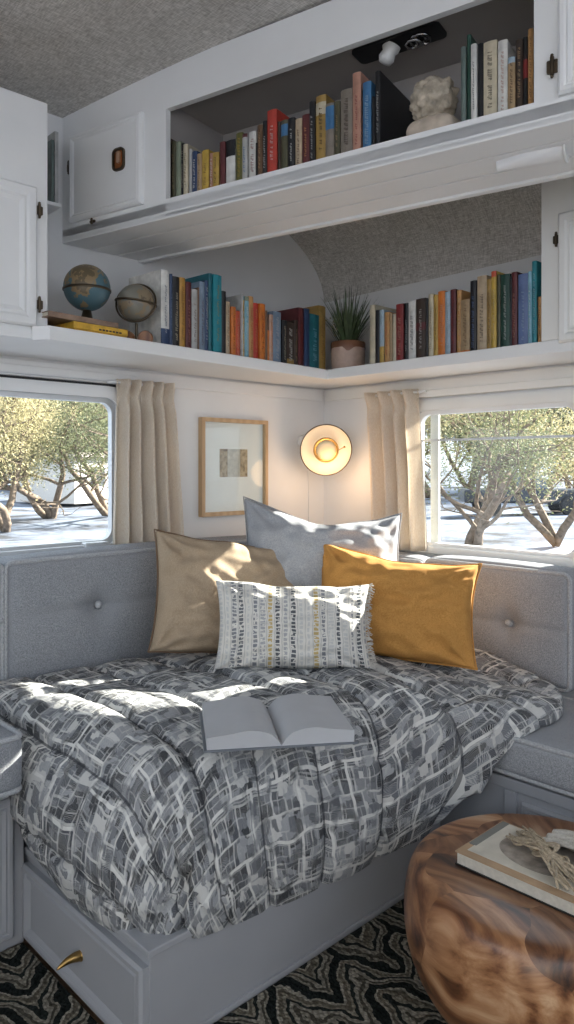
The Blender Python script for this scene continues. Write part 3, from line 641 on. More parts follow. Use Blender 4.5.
WOODB = mat_wood('turned_wood', [(.3, (.14, .05, .02)), (.7, (.32, .14, .06))], 14, rough=.35)
for sx in (-1, 1):
    bm = BM(); lathe(bm, [(0, -.008), (.022, -.008), (.025, -.004), (.025, .004), (.022, .008), (0, .008)], 24, Matrix.Translation((sx*.029, .004, .026)) @ Matrix.Rotation(PI/2, 4, 'X')); obj('wooden_disc', bm, WOODB, g, auto=40)
bm = BM(); box(bm, -.03, .03, -.002, .012, 0, .01); tube(bm, [(0, .005, .008), (0, .005, gh-R2*1.08)], .005, 8); obj('stand', bm, BRONZE, g)
# potted plant
pc = on_x(348, 360, -.205)
t = thing('potted_plant', 'spiky green plant in a pinkish clay pot at the shelf corner', 'plant', (pc.x, pc.y, SHZ))
rp = 17.0/F*((pc-CAM).dot(FWD)); hp = on_x(348, 343, -.205).z-SHZ
bm = BM(); lathe(bm, [(0, 0), (rp*.86, 0), (rp*.95, hp*.08), (rp, hp*.5), (rp, hp*.93), (rp*.97, hp), (rp*.9, hp), (rp*.9, hp*.8), (0, hp*.8)], 36); pot = obj('pot', bm, plain('pink_clay', (.50, .36, .29), .6, var=.08, scale=60), t, auto=50)
bm = BM(); n = 48; rows = [[], [], []]
for k in range(n):
    a = 2*PI*k/n; drip = hp*(.80-.16*max(0, mnoise.noise(Vector((math.cos(a)*2.2, math.sin(a)*2.2, 3))))*3)
    for j, (rr, zz) in enumerate(((rp*.99, hp+.001), (rp+.0016, hp*.95), (rp+.0012, drip))): rows[j].append(bm.verts.new((rr*math.cos(a), rr*math.sin(a), zz)))
for j in range(2):
    for k in range(n): bm.faces.new((rows[j][k], rows[j][(k+1) % n], rows[j+1][(k+1) % n], rows[j+1][k]))
obj('drip_glaze', bm, plain('brown_glaze', (.20, .09, .05), .25, var=.2), pot, smooth=True)
bm = BM(); lathe(bm, [(0, hp*.88), (rp*.89, hp*.86)], 24); obj('soil', bm, plain('soil', (.03, .022, .015), .9, var=.4), t)
bm = BM(); rr = random.Random(3)
for k in range(150):
    a = rr.uniform(0, 2*PI); lean = rr.uniform(.05, 1.25); ln = rr.uniform(.15, .27)*(1.05-.15*lean); r0 = rr.uniform(0, rp*.5)
    out = Vector((math.cos(a), math.sin(a), 0)); sd = Vector((-out.y, out.x, 0)); p = out*r0 + Vector((0, 0, hp*.86)); el = PI/2-lean*.55; w = rr.uniform(.0026, .0048); prev = None
    for q in range(7):
        f = q/6; e = el-.5*lean*f*f; ww = w*(1-f)**.7+.0003
        if abs(p.x)>.0: pass
        cur = (bm.verts.new(p+sd*ww+out*.0006), bm.verts.new(p-sd*ww+out*.0006))
        if prev: bm.faces.new((prev[0], prev[1], cur[1], cur[0]))
        prev = cur; p = p + (out*math.cos(e)+Vector((0, 0, math.sin(e))))*(ln/6)
obj('leaves', bm, plain('grassy_leaf', (.055, .085, .035), .5, var=.5, scale=40), t, smooth=True)
bm = BM()
for k in range(46):
    a = rr.uniform(0, 2*PI); p = Vector((-.045+rr.gauss(0, .014), .015+rr.gauss(0, .014), hp+.075+rr.gauss(0, .016))); sphere(bm, p, rr.uniform(.002, .0042), 6, 4)
tube(bm, [(-.01, 0, hp*.86), (-.035, .01, hp+.04), (-.045, .015, hp+.08)], .0014, 5)
obj('dry_flower_head', bm, plain('dry_flower', (.34, .30, .18), .8, var=.3), t, smooth=True)
# stone bust
p = on_pl(434, 130, spU+nd*.04, nd); s, z = (p-F0).dot(ud), oB
dcam = (p-CAM).dot(FWD); rh = 24.0/F*dcam
t = thing('stone_bust', 'pale stone bust with curly hair between the two overhead book rows', 'bust', (p.x, p.y, oB), ang)
hc = on_pl(435, 101, spU+nd*.04, nd).z-oB
def hair(v):
    d = Vector(v); n = d.normalized()
    k = mnoise.cell_vector(n*3)  # noqa
    dist, _ = mnoise.voronoi(n*3.0)
    return n*(.98+.34*(.42-dist[0])+.05*math.sin(dist[0]*26)*.5+.03*mnoise.noise(n*14))
bm = BM(); bmesh.ops.create_icosphere(bm, subdivisions=5, radius=1)
for v in bm.verts:
    n = hair(v.co); v.co = Vector((n.x*rh*1.0, n.y*rh*.95, n.z*rh*1.02+hc))
STONE = plain('weathered_stone', (.44, .38, .30), .85, var=.35, scale=45, bump=.3)
obj('curly_head', bm, STONE, t, smooth=True)
bm = BM()
prof = [(0, 0), (rh*1.06, 0), (rh*1.12, rh*.25), (rh*1.06, rh*.55), (rh*.8, rh*.85), (rh*.52, rh*1.0), (rh*.5, hc), (0, hc)]
lathe(bm, prof, 40)
for v in bm.verts: v.co.y *= .72; v.co.x *= 1.0 + .12*math.sin(v.co.z/rh*2)
for sx in (-1, 1): sphere(bm, (sx*rh*.55, -rh*.42, rh*.42), rh*.5, 20, 12, (1, .7, .9))
obj('shoulders', bm, plain('smooth_stone', (.50, .42, .34), .8, var=.2, scale=30), t, smooth=True)

# ================================================================== CURTAINS
def curtain(name, label, top, bot, zt, zb, mp, folds, header=.04, amp=.026, d0=-.05):
    t = thing(name, label, 'curtain')
    bm = BM(); nu, nv = 120, 30; rows = []
    rr = random.Random(len(label))
    ph = [rr.uniform(-.6, .6) for _ in range(folds+2)]
    for j in range(nv+1):
        f = j/nv; z = zt+(zb-zt)*f; row = []
        for i in range(nu+1):
            s = i/nu; a = top[0]+(bot[0]-top[0])*f**.8; b = top[1]+(bot[1]-top[1])*f**.8
            k = s*folds; q = ph[int(k)]*(1-(k % 1))+ph[min(int(k)+1, folds+1)]*(k % 1)
            w = math.sin(2*PI*k+q*(.4+f)*2.0); pin = (1-.75*math.exp(-((f-.10)/.04)**2))*(1 if f > .1 else 1.25)
            d = d0 + amp*w*pin*(.85+.35*f) + .006*mnoise.noise(Vector((s*5, f*3, 1)))
            u = a+(b-a)*s + .004*math.sin(4*PI*k+q)*(f)
            row.append(bm.verts.new(mp(u, z, d)))
        rows.append(row)
    for j in range(nv):
        for i in range(nu): bm.faces.new((rows[j][i], rows[j][i+1], rows[j+1][i+1], rows[j+1][i]))
    o = obj('curtain_panel', bm, LINEN, t, smooth=True)
    md = o.modifiers.new('solid', 'SOLIDIFY'); md.thickness = .0025
    bm = BM(); tube(bm, [mp(top[0]-.03, zt-.012, d0+.012), mp(top[1]+.02, zt-.012, d0+.012)], .006, 8); box_pts = None
    for uu in (top[0]-.02, top[1]+.012):
        tube(bm, [mp(uu, zt-.012, d0+.012), mp(uu, zt-.012, -.001)], .005, 8)
    obj('curtain_rod', bm, WHITE, t, smooth=True)
    return t
dA = -.055
a0, a1 = on_y(118, 400, dA).x, on_y(172, 400, dA).x; b0, b1 = on_y(114, 540, dA).x, on_y(181, 540, dA).x
curtain('curtain', 'pleated linen curtain beside the left window', (a0, a1), (b0, b1), on_y(145, 381, dA).z, on_y(145, 560, dA).z, mapA, 5)
a0, a1 = on_x(417, 400, dA).y, on_x(366, 400, dA).y; b0, b1 = on_x(426, 540, dA).y, on_x(377, 540, dA).y
curtain('curtain', 'pleated linen curtain beside the right window, next to the lamp', (a0, a1), (b0, b1), on_x(390, 391, dA).z, on_x(400, 549, dA).z, mapB, 4)

# ================================================================== PICTURE
u0, u1_, v0, v1 = on_y(200, 460, -.012).x, on_y(266, 460, -.012).x, on_y(233, 515, -.012).z, on_y(233, 419, -.012).z
t = thing('framed_picture', 'small sepia picture in a wide white mat and light wood frame on the left wall', 'picture', ((u0+u1_)/2, 0, v0))
cx = (u0+u1_)/2; hw = (u1_-u0)/2; hh = v1-v0
mpP = lambda u, v, d: Vector((u, -d, v))
fr = .016
bm = BM(); ring(bm, rloop(-hw, hw, 0, hh, .001, 2), rloop(-hw+fr, hw-fr, fr, hh-fr, .001, 2), .001, .026, mpP); obj('wood_frame', bm, mat_wood('pale_oak', [(.3, (.50, .33, .18)), (.7, (.58, .40, .23))], 12, (1, 1, .2), .45), t, bevel=.0015)
bm = BM(); slab(bm, rloop(-hw+fr, hw-fr, fr, hh-fr, .001, 2), .001, .008, mpP); obj('mat_board', bm, plain('mat_board', (.86, .86, .84), .8, var=.02), t)
pcx = on_y(234, 463, -.01); pu = pcx.x-cx; pv = pcx.z-v0; pw = hw*.42; ph_ = hh*.145
m, nt, b = newmat('sepia_print'); tc = N(nt, 'ShaderNodeTexCoord'); no = N(nt, 'ShaderNodeTexNoise', i_Scale=60.0, i_Detail=4.0); L(nt, tc.outputs['Object'], no.inputs[0]); r = ramp(nt, [(.35, (.16, .11, .06)), (.6, (.46, .36, .24))]); L(nt, no.outputs['Fac'], r.inputs[0]); L(nt, r.outputs[0], b.inputs['Base Color'])
bm = BM(); slab(bm, rloop(pu-pw, pu+pw, pv-ph_, pv+ph_, .001, 2), .008, .009, mpP); obj('print', bm, m, t)
bm = BM(); slab(bm, rloop(pu-pw*.45, pu+pw*.45, pv-ph_*1.0, pv+ph_*1.0, .001, 2), .009, .0095, mpP); obj('print_centre', bm, plain('pale_print', (.56, .53, .47), .7, var=.2, scale=50), t)
bm = BM(); slab(bm, rloop(-hw+fr, hw-fr, fr, hh-fr, .001, 2), .016, .017, mpP); obj('glazing', bm, GLASS, t)

# ================================================================== WALL LAMP
lc = on_pl(326, 450, Vector((-.17, -.16, 0)), Vector((.691, .7228, 0)))
ldist = (lc-CAM).dot(FWD); R = 25.5/F*ldist
aim = (CAM + Vector((.35, -.1, -.55)) - lc).normalized()
t = thing('wall_lamp', 'cream dish wall lamp with a brass reflector, lit in the room corner', 'lamp', lc)
Q = aim.to_track_quat('Z', 'Y').to_matrix().to_4x4()
SH = plain('cream_enamel', (.76, .70, .60), .4, var=.02)
bm = BM(); prof = []
for k in range(13): a = PI/2*k/12; prof.append((R*math.sin(a)**.8 if k else 0, -.05*math.cos(a)))
prof += [(R*1.02, .002), (R*1.0, .003)]
for k in range(12, -1, -1): a = PI/2*k/12; prof.append((max(0, (R-.002)*math.sin(a)**.8) if k else 0, -.05*math.cos(a)+.003 if k < 12 else .003))
lathe(bm, prof, 48, Q); sh = obj('shade', bm, SH, t, auto=50)
bm = BM(); tube(bm, [Q @ Vector((R*1.01*math.cos(2*PI*k/48), R*1.01*math.sin(2*PI*k/48), .003)) for k in range(49)], .0022, 6, False); obj('rim', bm, BRONZE, sh, smooth=True)
bm = BM(); r1 = R*.50; lathe(bm, [(r1*.8, -.022), (r1, -.006), (r1, .006), (r1*.95, .010), (r1*.86, .0), (r1*.7, -.012), (0, -.014)], 40, Q); br = obj('brass_reflector', bm, BRASS, t, smooth=True)
bm = BM(); lathe(bm, [(r1*.82, .0), (r1*.78, .007), (r1*.5, .012), (0, .014), ], 32, Q); lathe(bm, [(r1*.82, 0), (0, -.004)], 32, Q); cap = obj('frosted_cap', bm, plain('frosted_gold', (.78, .66, .44), .5, .2, var=.04), br, smooth=True)
me = bpy.data.materials.new('glowing_bulb'); me.use_nodes = True; e = me.node_tree.nodes['Principled BSDF']; e.inputs['Emission Color'].default_value = (1, .78, .5, 1); e.inputs['Emission Strength'].default_value = 1.5
bm = BM(); lathe(bm, [(0, -.046), (.012, -.045), (r1*.62, -.036), (r1*.66, -.030), (r1*.5, -.027), (0, -.027)], 24, Q); obj('bulb', bm, me, t, smooth=True)
bm = BM(); kp = Q @ Vector((R*.72, R*.12, .0)); sphere(bm, kp, .005, 12, 8); tube(bm, [kp, Q @ Vector((r1, .0, .0))], .0018, 6); obj('switch_knob', bm, BRASS, t, smooth=True)
wallp = Vector((-.17, -.001, on_y(302, 442, 0).z)); wallp.x = on_y(302, 442, 0).x
bm = BM(); wl = wallp-lc; back = Q @ Vector((0, 0, -.05))
tube(bm, [wl, wl+Vector((0, -.05, 0)), back*1.25, back], .005, 8); obj('arm', bm, ALU, t, smooth=True)
bm = BM(); lathe(bm, [(0, 0), (.03, 0), (.028, .01), (.012, .016), (0, .016)], 28, Matrix.Translation(wl) @ Matrix.Rotation(PI/2, 4, 'X')); obj('wall_plate', bm, WHITE, t, auto=40)
bm = BM(); c0 = on_y(308, 470, -.004)-lc; c1 = on_y(309, 500, -.004)-lc; c2 = on_y(308, 560, -.004)-lc; tube(bm, [wl+Vector((.0, -.008, -.02)), c0, c1, c2], .0022, 6); obj('cord', bm, WHITE, t, smooth=True)
pl = bpy.data.lights.new('lamp_glow', 'POINT'); pl.energy = .09; pl.color = (1, .68, .38); pl.shadow_soft_size = .01
po = bpy.data.objects.new('lamp_glow', pl); C.objects.link(po); po.parent = t; po.location = Q @ Vector((0, 0, -.018))
pl2 = bpy.data.lights.new('lamp_spill', 'POINT'); pl2.energy = .7; pl2.color = (1, .62, .32); pl2.shadow_soft_size = .07
po = bpy.data.objects.new('lamp_spill', pl2); C.objects.link(po); po.parent = t; po.location = Q @ Vector((0, 0, .06)) + Vector((.02, -.02, -.09))

# ================================================================== BENCHES AND BED BOX
BOXM = plain('shade_toned_white_paint', (.34, .35, .375), .4, var=.03, scale=6)  # white paint darkened to carry the shade low in the room
BX, BY, BH = -1.648, -1.078, .23
t = thing('bed_box', 'low white bed box with one drawer under the patterned comforter', 'bed base', (BX, BY, 0))
bm = BM(); box(bm, 0, -.64-BX, 0, -.06-BY, 0, BH-.012); obj('carcass', bm, BOXM, t, bevel=.003)
bm = BM(); box(bm, -.008, -.64-BX, -.008, -.06-BY, BH-.012, BH+.004); obj('top_board', bm, BOXM, t, bevel=.003)
bm = BM(); box(bm, .012, -.64-BX, -.006, 0, 0, .02); obj('kick_board', bm, BOXM, t, bevel=.002)
mpD = lambda u, v, d: Vector((-d, u-BY, v))
y0, y1 = on_x(150, 980, BX).y, on_x(29, 900, BX).y
bm = BM(); panel(bm, y0+.004, y1, .012, .198, mpD, .02, .034, .009); dr = obj('drawer', bm, BOXM, t)
bm = BM()
pts = []; rs = []
hp_ = on_x(80, 956, BX-.012); hu, hv = hp_.y, hp_.z
for k in range(13):
    f = k/12; pts.append(mpD(hu+.006*f, hv-.010*f+.006*math.sin(PI*f), .010+.056*f)); rs.append(.0115*(1-f)**.65+.0008 if f > .12 else .0085+.025*f)
tube(bm, pts, rs, 14); lathe(bm, [(0, 0), (.012, 0), (.012, .003), (0, .003)], 16, Matrix.Translation(mpD(hu, hv, .010)) @ Matrix.Rotation(-PI/2, 4, 'Y'))
o = obj('horn_pull', bm, BRASS, dr, smooth=True); o['label'] = 'brass horn-shaped pull'
# left bench
LX, LY, LH = -1.662, -.532, .412
t = thing('bench', 'white bench box with a narrow door at the left edge of the bed', 'bench', (LX, LY, 0))
bm = BM(); box(bm, -1.3, 0, 0, .47, 0, LH); obj('carcass', bm, BOXM, t, bevel=.004)
bm = BM(); box(bm, -1.3, 0, -.008, .02, LH-.02, LH+.002); obj('top_rail', bm, BOXM, t, bevel=.003)
mpb = lambda u, v, d: Vector((u, -d, v))
bm = BM(); panel(bm, -.5, -.03, .03, LH-.035, mpb, .014, .03, .006); obj('door', bm, BOXM, t)
# right bench
RX, RH = -.625, .345
t = thing('bench', 'white bench box with panelled front at the right of the bed', 'bench', (RX, -1.1, 0))
bm = BM(); box(bm, 0, .565, -1.4, 1.0-.96, 0, RH); obj('carcass', bm, BOXM, t, bevel=.004)
bm = BM(); box(bm, -.008, .02, -1.4, .0, RH-.03, RH+.002); obj('top_rail', bm, BOXM, t, bevel=.003)
dd = on_x(523, 790, RX).y+1.1
mpb2 = lambda u, v, d: Vector((-d, u, v))
bm = BM(); panel(bm, dd-.55, dd, .03, RH-.05, mpb2, .014, .03, .006); obj('door', bm, BOXM, t)
bm = BM(); box(bm, -.012, 0, dd+.015, dd+.05, 0, RH-.03); obj('stile', bm, BOXM, t, bevel=.002)

# ------------------------------------------------------------------ cushions
def cushion(bm, sx, sy, sz, puff=.02, r=.03, nx=28, ny=10, nz=16, tufts=(), tface='y', cuts=15):
    """a soft block centred on x and y, base at z = 0"""
    bm2 = bmesh.new(); bmesh.ops.create_cube(bm2, size=2); bmesh.ops.subdivide_edges(bm2, edges=bm2.edges[:], cuts=cuts, use_grid_fill=True)
    vs = {}
    for v in bm2.verts:
        x, y, z = v.co
        X, Y, Zz = x*sx/2, y*sy/2, z*sz/2
        ax, ay, az = max(0, abs(X)-(sx/2-r)), max(0, abs(Y)-(sy/2-r)), max(0, abs(Zz)-(sz/2-r))
        l = math.sqrt(ax*ax+ay*ay+az*az)
        if l > r:
            k = r/l; sg = lambda q: 1 if q >= 0 else -1
            X = sg(X)*(sx/2-r+ax*k) if ax else X; Y = sg(Y)*(sy/2-r+ay*k) if ay else Y; Zz = sg(Zz)*(sz/2-r+az*k) if az else Zz
        px = (1-x*x); py = (1-y*y); pz = (1-z*z)
        X += (1 if x > 0 else -1)*puff*.5*abs(x)**3*py*pz; Y += (1 if y > 0 else -1)*puff*abs(y)**3*(px*pz)**.5; Zz += (1 if z > 0 else -1)*puff*abs(z)**3*(px*py)**.5
        if tface == 'y' and y < -.5:
            for (tu, tv) in tufts:
                dx, dz = X-tu, Zz-(tv-sz/2)
                Y += .026*math.exp(-(dx*dx+dz*dz)/.0022) + .010*math.exp(-(dz*dz)/.0002)*(abs(dx) < 9)*math.exp(-abs(dx)/.25) + .006*math.exp(-(dx*dx)/.0003)*math.exp(-abs(dz)/.12)
        vs[v] = bm.verts.new((X, Y, Zz+sz/2))
    for f in bm2.faces: bm.faces.new([vs[v] for v in f.verts])
    bm2.free()
def rrect_path(sx, sz, r, y, n=6):
    return [Vector((p[0], y, p[1])) for p in rloop(-sx/2, sx/2, 0, sz, r, n)]
def backrest(label, loc, rz, sx, sy, sz, tufts, lean=.0, group=None):
    t = thing('backrest_cushion', label, 'cushion', loc, rz, group)
    bm = BM(); cushion(bm, sx, sy, sz, .016, .022, tufts=tufts, cuts=47); obj('cushion_body', bm, SOFA, t, smooth=True)
    for y in (-sy/2+.005, sy/2-.005):
        bm = BM(); pts = rrect_path(sx-.008, sz-.008, .022, y); pts = [p+Vector((0, 0, .004)) for p in pts]; tube(bm, pts+[pts[0]], .0075, 8, False); obj('piping', bm, SOFAP, t, smooth=True)
    for tu, tv in tufts:
        bm = BM(); lathe(bm, [(0, -.010), (.009, -.008), (.013, -.001), (.013, .004), (0, .006)], 20, Matrix.Translation((tu, -sy/2+.004, tv)) @ Matrix.Rotation(PI/2, 4, 'X') @ Matrix.Scale(-1, 4, Vector((0, 0, 1)))); obj('button', bm, SOFAP, t, smooth=True)
    return t
# left wall backrests: joint near the left edge of the view
jx = on_y(5, 560, -.185).x; ex = -.42
bz = .52; hA = .918-bz
b1 = on_y(100, 605, -.185)
bt = [(b1.x, b1.z)]
cxA = (jx+ex)/2
backrest('grey tufted backrest along the left wall under the window', (cxA, -.115, bz), 0, ex-jx-.004, .13, hA, [(b1.x-cxA, b1.z-bz), (-(b1.x-cxA)*.9, b1.z-bz)])
bb = on_y(6, 617, -.185)
backrest('grey tufted backrest cut off by the left edge above the left bench', (jx-.5, -.115, bz), 0, 1.0, .13, hA, [(.488, b1.z-bz-.004), (-.2, b1.z-bz)])
# right wall backrests
y2 = on_x(571, 640, -.17).y; y1 = on_x(424, 600, -.17).y
bzB = .47; hB = .855-bzB
bt = on_x(505, 624, -.19)
backrest('grey tufted backrest on the right wall beside the mustard pillow', (-.105, (y1+y2)/2, bzB), -PI/2, y1-y2-.004, .13, hB, [((y1+y2)/2-bt.y, bt.z-bzB)])
y0 = -.19
backrest('grey backrest in the corner behind the pillows', (-.105, (y0+y1)/2-.02, bzB), -PI/2, y0-y1-.048, .13, hB-.012, [])
# seat cushions
def seat(label, loc, rz, sx, sy, sz):
    t = thing('seat_cushion', label, 'cushion', loc, rz)
    bm = BM(); cushion(bm, sx, sy, sz, .010, .022, cuts=31); obj('cushion_body', bm, SOFA, t, smooth=True)
    for zz in (.005, sz-.005):
        bm = BM(); pts = [Vector((p[0], p[1], zz)) for p in rloop(-sx/2+.004, sx/2-.004, -sy/2+.004, sy/2-.004, .022)]; tube(bm, pts+[pts[0]], .0075, 8, False); obj('piping', bm, SOFAP, t, smooth=True)
seat('grey seat cushion on the left bench at the edge of the view', (-1.705-.55, -.41, LH+.014), 0, 1.1, .44, .135)
seat('grey seat cushion on the right bench beside the comforter', (-.425, -1.20-.5, RH+.014), PI/2, 1.0, .44, .108)

# ================================================================== MATTRESS AND COMFORTER
bm = BM(); cushion(bm, 1.1, .72, .24, .0, .05)
tag(obj('mattress', bm, plain('mattress_ticking', (.6, .6, .58), .9), smooth=True, loc=(-.93, -.61, BH+.004)), 'mattress hidden beneath the patterned comforter on the bed box', 'mattress')

hem = [(-1.70, -.20, .44), (-1.69, -.40, .40), (-1.695, -.58, .28), (-1.70, -.74, .225), (-1.695, -.88, .215), (-1.665, -1.0, .215), (-1.60, -1.07, .213), (-1.48, -1.105, .20), (-1.30, -1.115, .18), (-1.15, -1.115, .17), (-1.0, -1.12, .165), (-.85, -1.13, .17), (-.75, -1.17, .19), (-.71, -1.23, .29), (-.675, -1.28, .40), (-.62, -1.335, .47), (-.50, -1.345, .478), (-.37, -1.32, .48), (-.25, -1.24, .485), (-.20, -1.10, .50), (-.20, -.80, .50), (-.20, -.5, .50), (-.22, -.22, .50), (-.5, -.19, .5), (-.9, -.19, .5), (-1.3, -.19, .48), (-1.6, -.19, .46)]
def crom(P, n):
    out = []; m = len(P)
    for i in range(m):
        p0, p1, p2, p3 = [Vector(P[(i+k-1) % m]) for k in range(4)]
        for j in range(n):
            f = j/n; out.append(.5*((2*p1)+(-p0+p2)*f+(2*p0-5*p1+4*p2-p3)*f*f+(-p0+3*p1-3*p2+p3)*f**3))
    return out
HP = crom(hem, 16)
KN = on_y(184, 897, -1.11)
def top_h(x, y):
    h = .572 + .022*math.exp(-((x+.95)**2/.35+(y+.62)**2/.16))
    h += .022*mnoise.noise(Vector((x*3.1, y*3.1, .3))) + .012*mnoise.noise(Vector((x*7.3, y*7.3, 2.3)))
    k = max(0, min(1, (-y-1.0)/.25)); h -= .04*k
    return h
def groove(u, v):
    g = 0.0
    for base, per, dep, ax in ((u+.03*math.sin(v*2.3), .19, .015, 0), (v+.02*math.sin(u*3), .40, .008, 1)):
        q = (base/per) % 1.0; dd_ = min(q, 1-q)*per
        g -= dep*math.exp(-(dd_/.010)**2); g += dep*.5*min(1, dd_/.06)**.6-dep*.2
    return g
bm = BM(); cen = Vector((-.95, -.62, 0)); uvl = bm.loops.layers.uv.new('UVMap'); UV = {}
NT, ND = 46, 26; rings_ = []
for t_ in range(NT+ND+1):
    row = []
    for P in HP:
        hx, hy, hb = P; d = Vector((hx-cen.x, hy-cen.y, 0)); ln = d.length; dn = d/ln
        Rr = .10+.09*max(0, min(1, (.46-hb)/.2))
        if t_ <= NT:
            rr_ = (ln-Rr)*(t_/NT); x, y = cen.x+dn.x*rr_, cen.y+dn.y*rr_; z = top_h(x, y); u, v = x, y; nrm = Vector((0, 0, 1))
        else:
            f = (t_-NT)/ND; H = top_h(cen.x+dn.x*(ln-Rr), cen.y+dn.y*(ln-Rr)); vr = min(H-hb, .25); arc = 1.5*(Rr+vr)/2*1.05; tot = arc+(H-hb-vr); s_ = f*tot
            if s_ < arc: a = PI/2*s_/arc; rad = ln-Rr+Rr*math.sin(a); z = H-vr*(1-math.cos(a)); nrm = Vector((dn.x*math.sin(a), dn.y*math.sin(a), math.cos(a)))
            else: rad = ln-.03*((s_-arc)/max(1e-6, tot-arc))**2; z = H-vr-(s_-arc); nrm = dn.copy()
            x, y = cen.x+dn.x*rad, cen.y+dn.y*rad
            # printed cloth continues down the sides: unroll mostly across the nearest edge
            rt_ = abs(dn.x)*.62/(abs(dn.x)*.62+abs(dn.y)+1e-9); sm = max(0, min(1, (rt_-.3)/.4)); sm = sm*sm*(3-2*sm)
            ex_ = Vector((dn.x*(.25+.75*sm), dn.y*(1-.75*sm), 0)).normalized()
            u, v = cen.x+dn.x*(ln-Rr)+ex_.x*s_, cen.y+dn.y*(ln-Rr)+ex_.y*s_
        g = groove(u, v)
        if t_ > NT:
            g += .016*mnoise.noise(Vector((x*6, y*6, z*4)))*min(1, (t_-NT)/8)
        if abs(y+.19) < .03 or abs(x+.2) < .03: g *= .3
        p = Vector((x, y, z))+nrm*g
        # gathered knot at the front corner
        dk = (p-KN).length
        p -= Vector((dn.x, dn.y, .2))*.05*math.exp(-(dk/.04)**2)
        if dk < .3: aa = math.atan2(p.z-KN.z, (p.x-KN.x)-(p.y-KN.y)); p += Vector((dn.x, dn.y, 0))*.014*math.sin(aa*8)*math.exp(-(dk/.12)**2)*min(1, dk/.03)
        p.y = min(p.y, -.187); p.x = min(p.x, -.185)
        vv = bm.verts.new(p); UV[vv] = (u, v); row.append(vv)
        if t_ == 0: pass
    rings_.append(row)
m_ = len(HP)
for a, b in zip(rings_[0 if False else 1:], rings_[2:]):
    for k in range(m_): bm.faces.new((a[k], a[(k+1) % m_], b[(k+1) % m_], b[k]))
for v in rings_[0]: bm.verts.remove(v)
bm.faces.new(rings_[1])
for f in bm.faces:
    for lp in f.loops: lp[uvl].uv = UV[lp.vert]
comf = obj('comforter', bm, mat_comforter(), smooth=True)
tag(comf, 'puffy grey and white block-patterned comforter covering the bed', 'comforter')

# ================================================================== PILLOWS
def pillow(name, label, px, py, z, w, h, th, yaw, lean, m, dip=0.0, roll=0.0, seed=0, ears=.05, fringe=None, tipR=0.0, piping=None):
    p = on_z(px, py, z); fwdv = (CAM-p); ya = math.atan2(fwdv.y, fwdv.x)+PI/2+yaw
    t = thing(name, label, 'pillow', p, ya)
    Mr = Matrix.Rotation(roll, 4, 'Y') @ Matrix.Rotation(-lean, 4, 'X')
    bm = BM(); uvl = bm.loops.layers.uv.new('UVMap'); UV = {}; nu, nv = 56, 44; G = {}
    for sd in (-1, 1):
        for j in range(nv+1):
            for i in range(nu+1):
                u, v = 2*i/nu-1, 2*j/nv-1
                if sd == 1 and (i in (0, nu) or j in (0, nv)): G[(1, i, j)] = G[(-1, i, j)]; continue
                x = w/2*u*(1-ears*(1-v*v)*abs(u)); zz = h/2*v*(1-ears*1.1*(1-u*u))
                zz -= dip*(1-math.sqrt(u*u+.012))*max(0, v)**2
                zz -= tipR*max(0, u)*max(0, v)
                k = (max(0, 1-u*u)*max(0, 1-v*v))**.5*.6 + (max(0, 1-u**4)*max(0, 1-v**4))**.5*.4
                y = sd*th/2*k*(1 if sd < 0 else .75)
                bt = Vector((u*2.2, v*2.2, seed+sd*3))
                cr = (1-k)*.6+.35
                wr = .030*mnoise.noise(bt)*cr + .016*mnoise.noise(bt*2.7)
                # creases running from the corners
                for cu, cv in ((-1, 1), (1, 1), (-1, -1), (1, -1)):
                    du, dv_ = u-cu, v-cv; rr_ = math.hypot(du, dv_); aa = math.atan2(dv_*cv, du*cu)
                    wr += .017*math.sin(aa*10+seed)*math.exp(-(rr_/.5)**2)*min(1, rr_*4)
                y += -wr*min(1, k*2.2) * (1 if sd < 0 else -1)*-1
                y += -dip*.35*math.exp(-(u/.3)**2)*max(0, v)*sd*-1*k
                zz += .006*mnoise.noise(Vector((u*3, seed, v*1.5)))
                q = Vector((x, y, zz+h/2))
                if q.z < 0.02: q.z = q.z*.5+.01
                vv = bm.verts.new(Mr @ q); UV[vv] = ((u+1)/2, (v+1)/2*h/w); G[(sd, i, j)] = vv
        for j in range(nv):
            for i in range(nu): bm.faces.new((G[(sd, i, j)], G[(sd, i+1, j)], G[(sd, i+1, j+1)], G[(sd, i, j+1)]))
    for f in bm.faces:
        for lp in f.loops: lp[uvl].uv = UV[lp.vert]
    edge = [G[(-1, i, 0)].co.copy() for i in range(nu)]+[G[(-1, nu, j)].co.copy() for j in range(nv)]+[G[(-1, i, nv)].co.copy() for i in range(nu, 0, -1)]+[G[(-1, 0, j)].co.copy() for j in range(nv, 0, -1)]
    edR = [G[(-1, nu, j)].co.copy() for j in range(nv+1)]
    body = obj('pillow_body', bm, m, t, smooth=True, sub=1)
    if piping: bm = BM(); tube(bm, edge+[edge[0]], .0028, 6, False); obj('seam', bm, piping, t, smooth=True)
    if fringe:
        bm = BM(); rr_ = random.Random(5)
        for a, b in zip(edR, edR[1:]):
            for k in range(3):
                p0 = a.lerp(b, rr_.random()); dx = Vector((rr_.uniform(.006, .018), rr_.uniform(-.008, .008), rr_.uniform(-.010, .006))); tube(bm, [p0-Vector((.003, 0, 0)), p0+dx*.5+Vector((0, 0, .002)), p0+dx], .0011, 4)
        obj('fringe', bm, fringe, t)
    return t
GREYP = weave('grey_linen', (.29, .30, .33), (.44, .455, .48), scale=1200, bump=.2)
TANP = weave('tan_cotton', (.34, .255, .175), (.47, .37, .265), scale=1200, bump=.1)
MUSP = weave('mustard_cotton', (.44, .21, .055), (.60, .31, .09), scale=1200, bump=.2)
pillow('pillow', 'large grey linen pillow propped in the corner behind the others', 322, 647, .58, .57, .53, .21, .0, .24, GREYP, dip=.095, seed=1.3, ears=.07, tipR=.065, piping=GREYP)
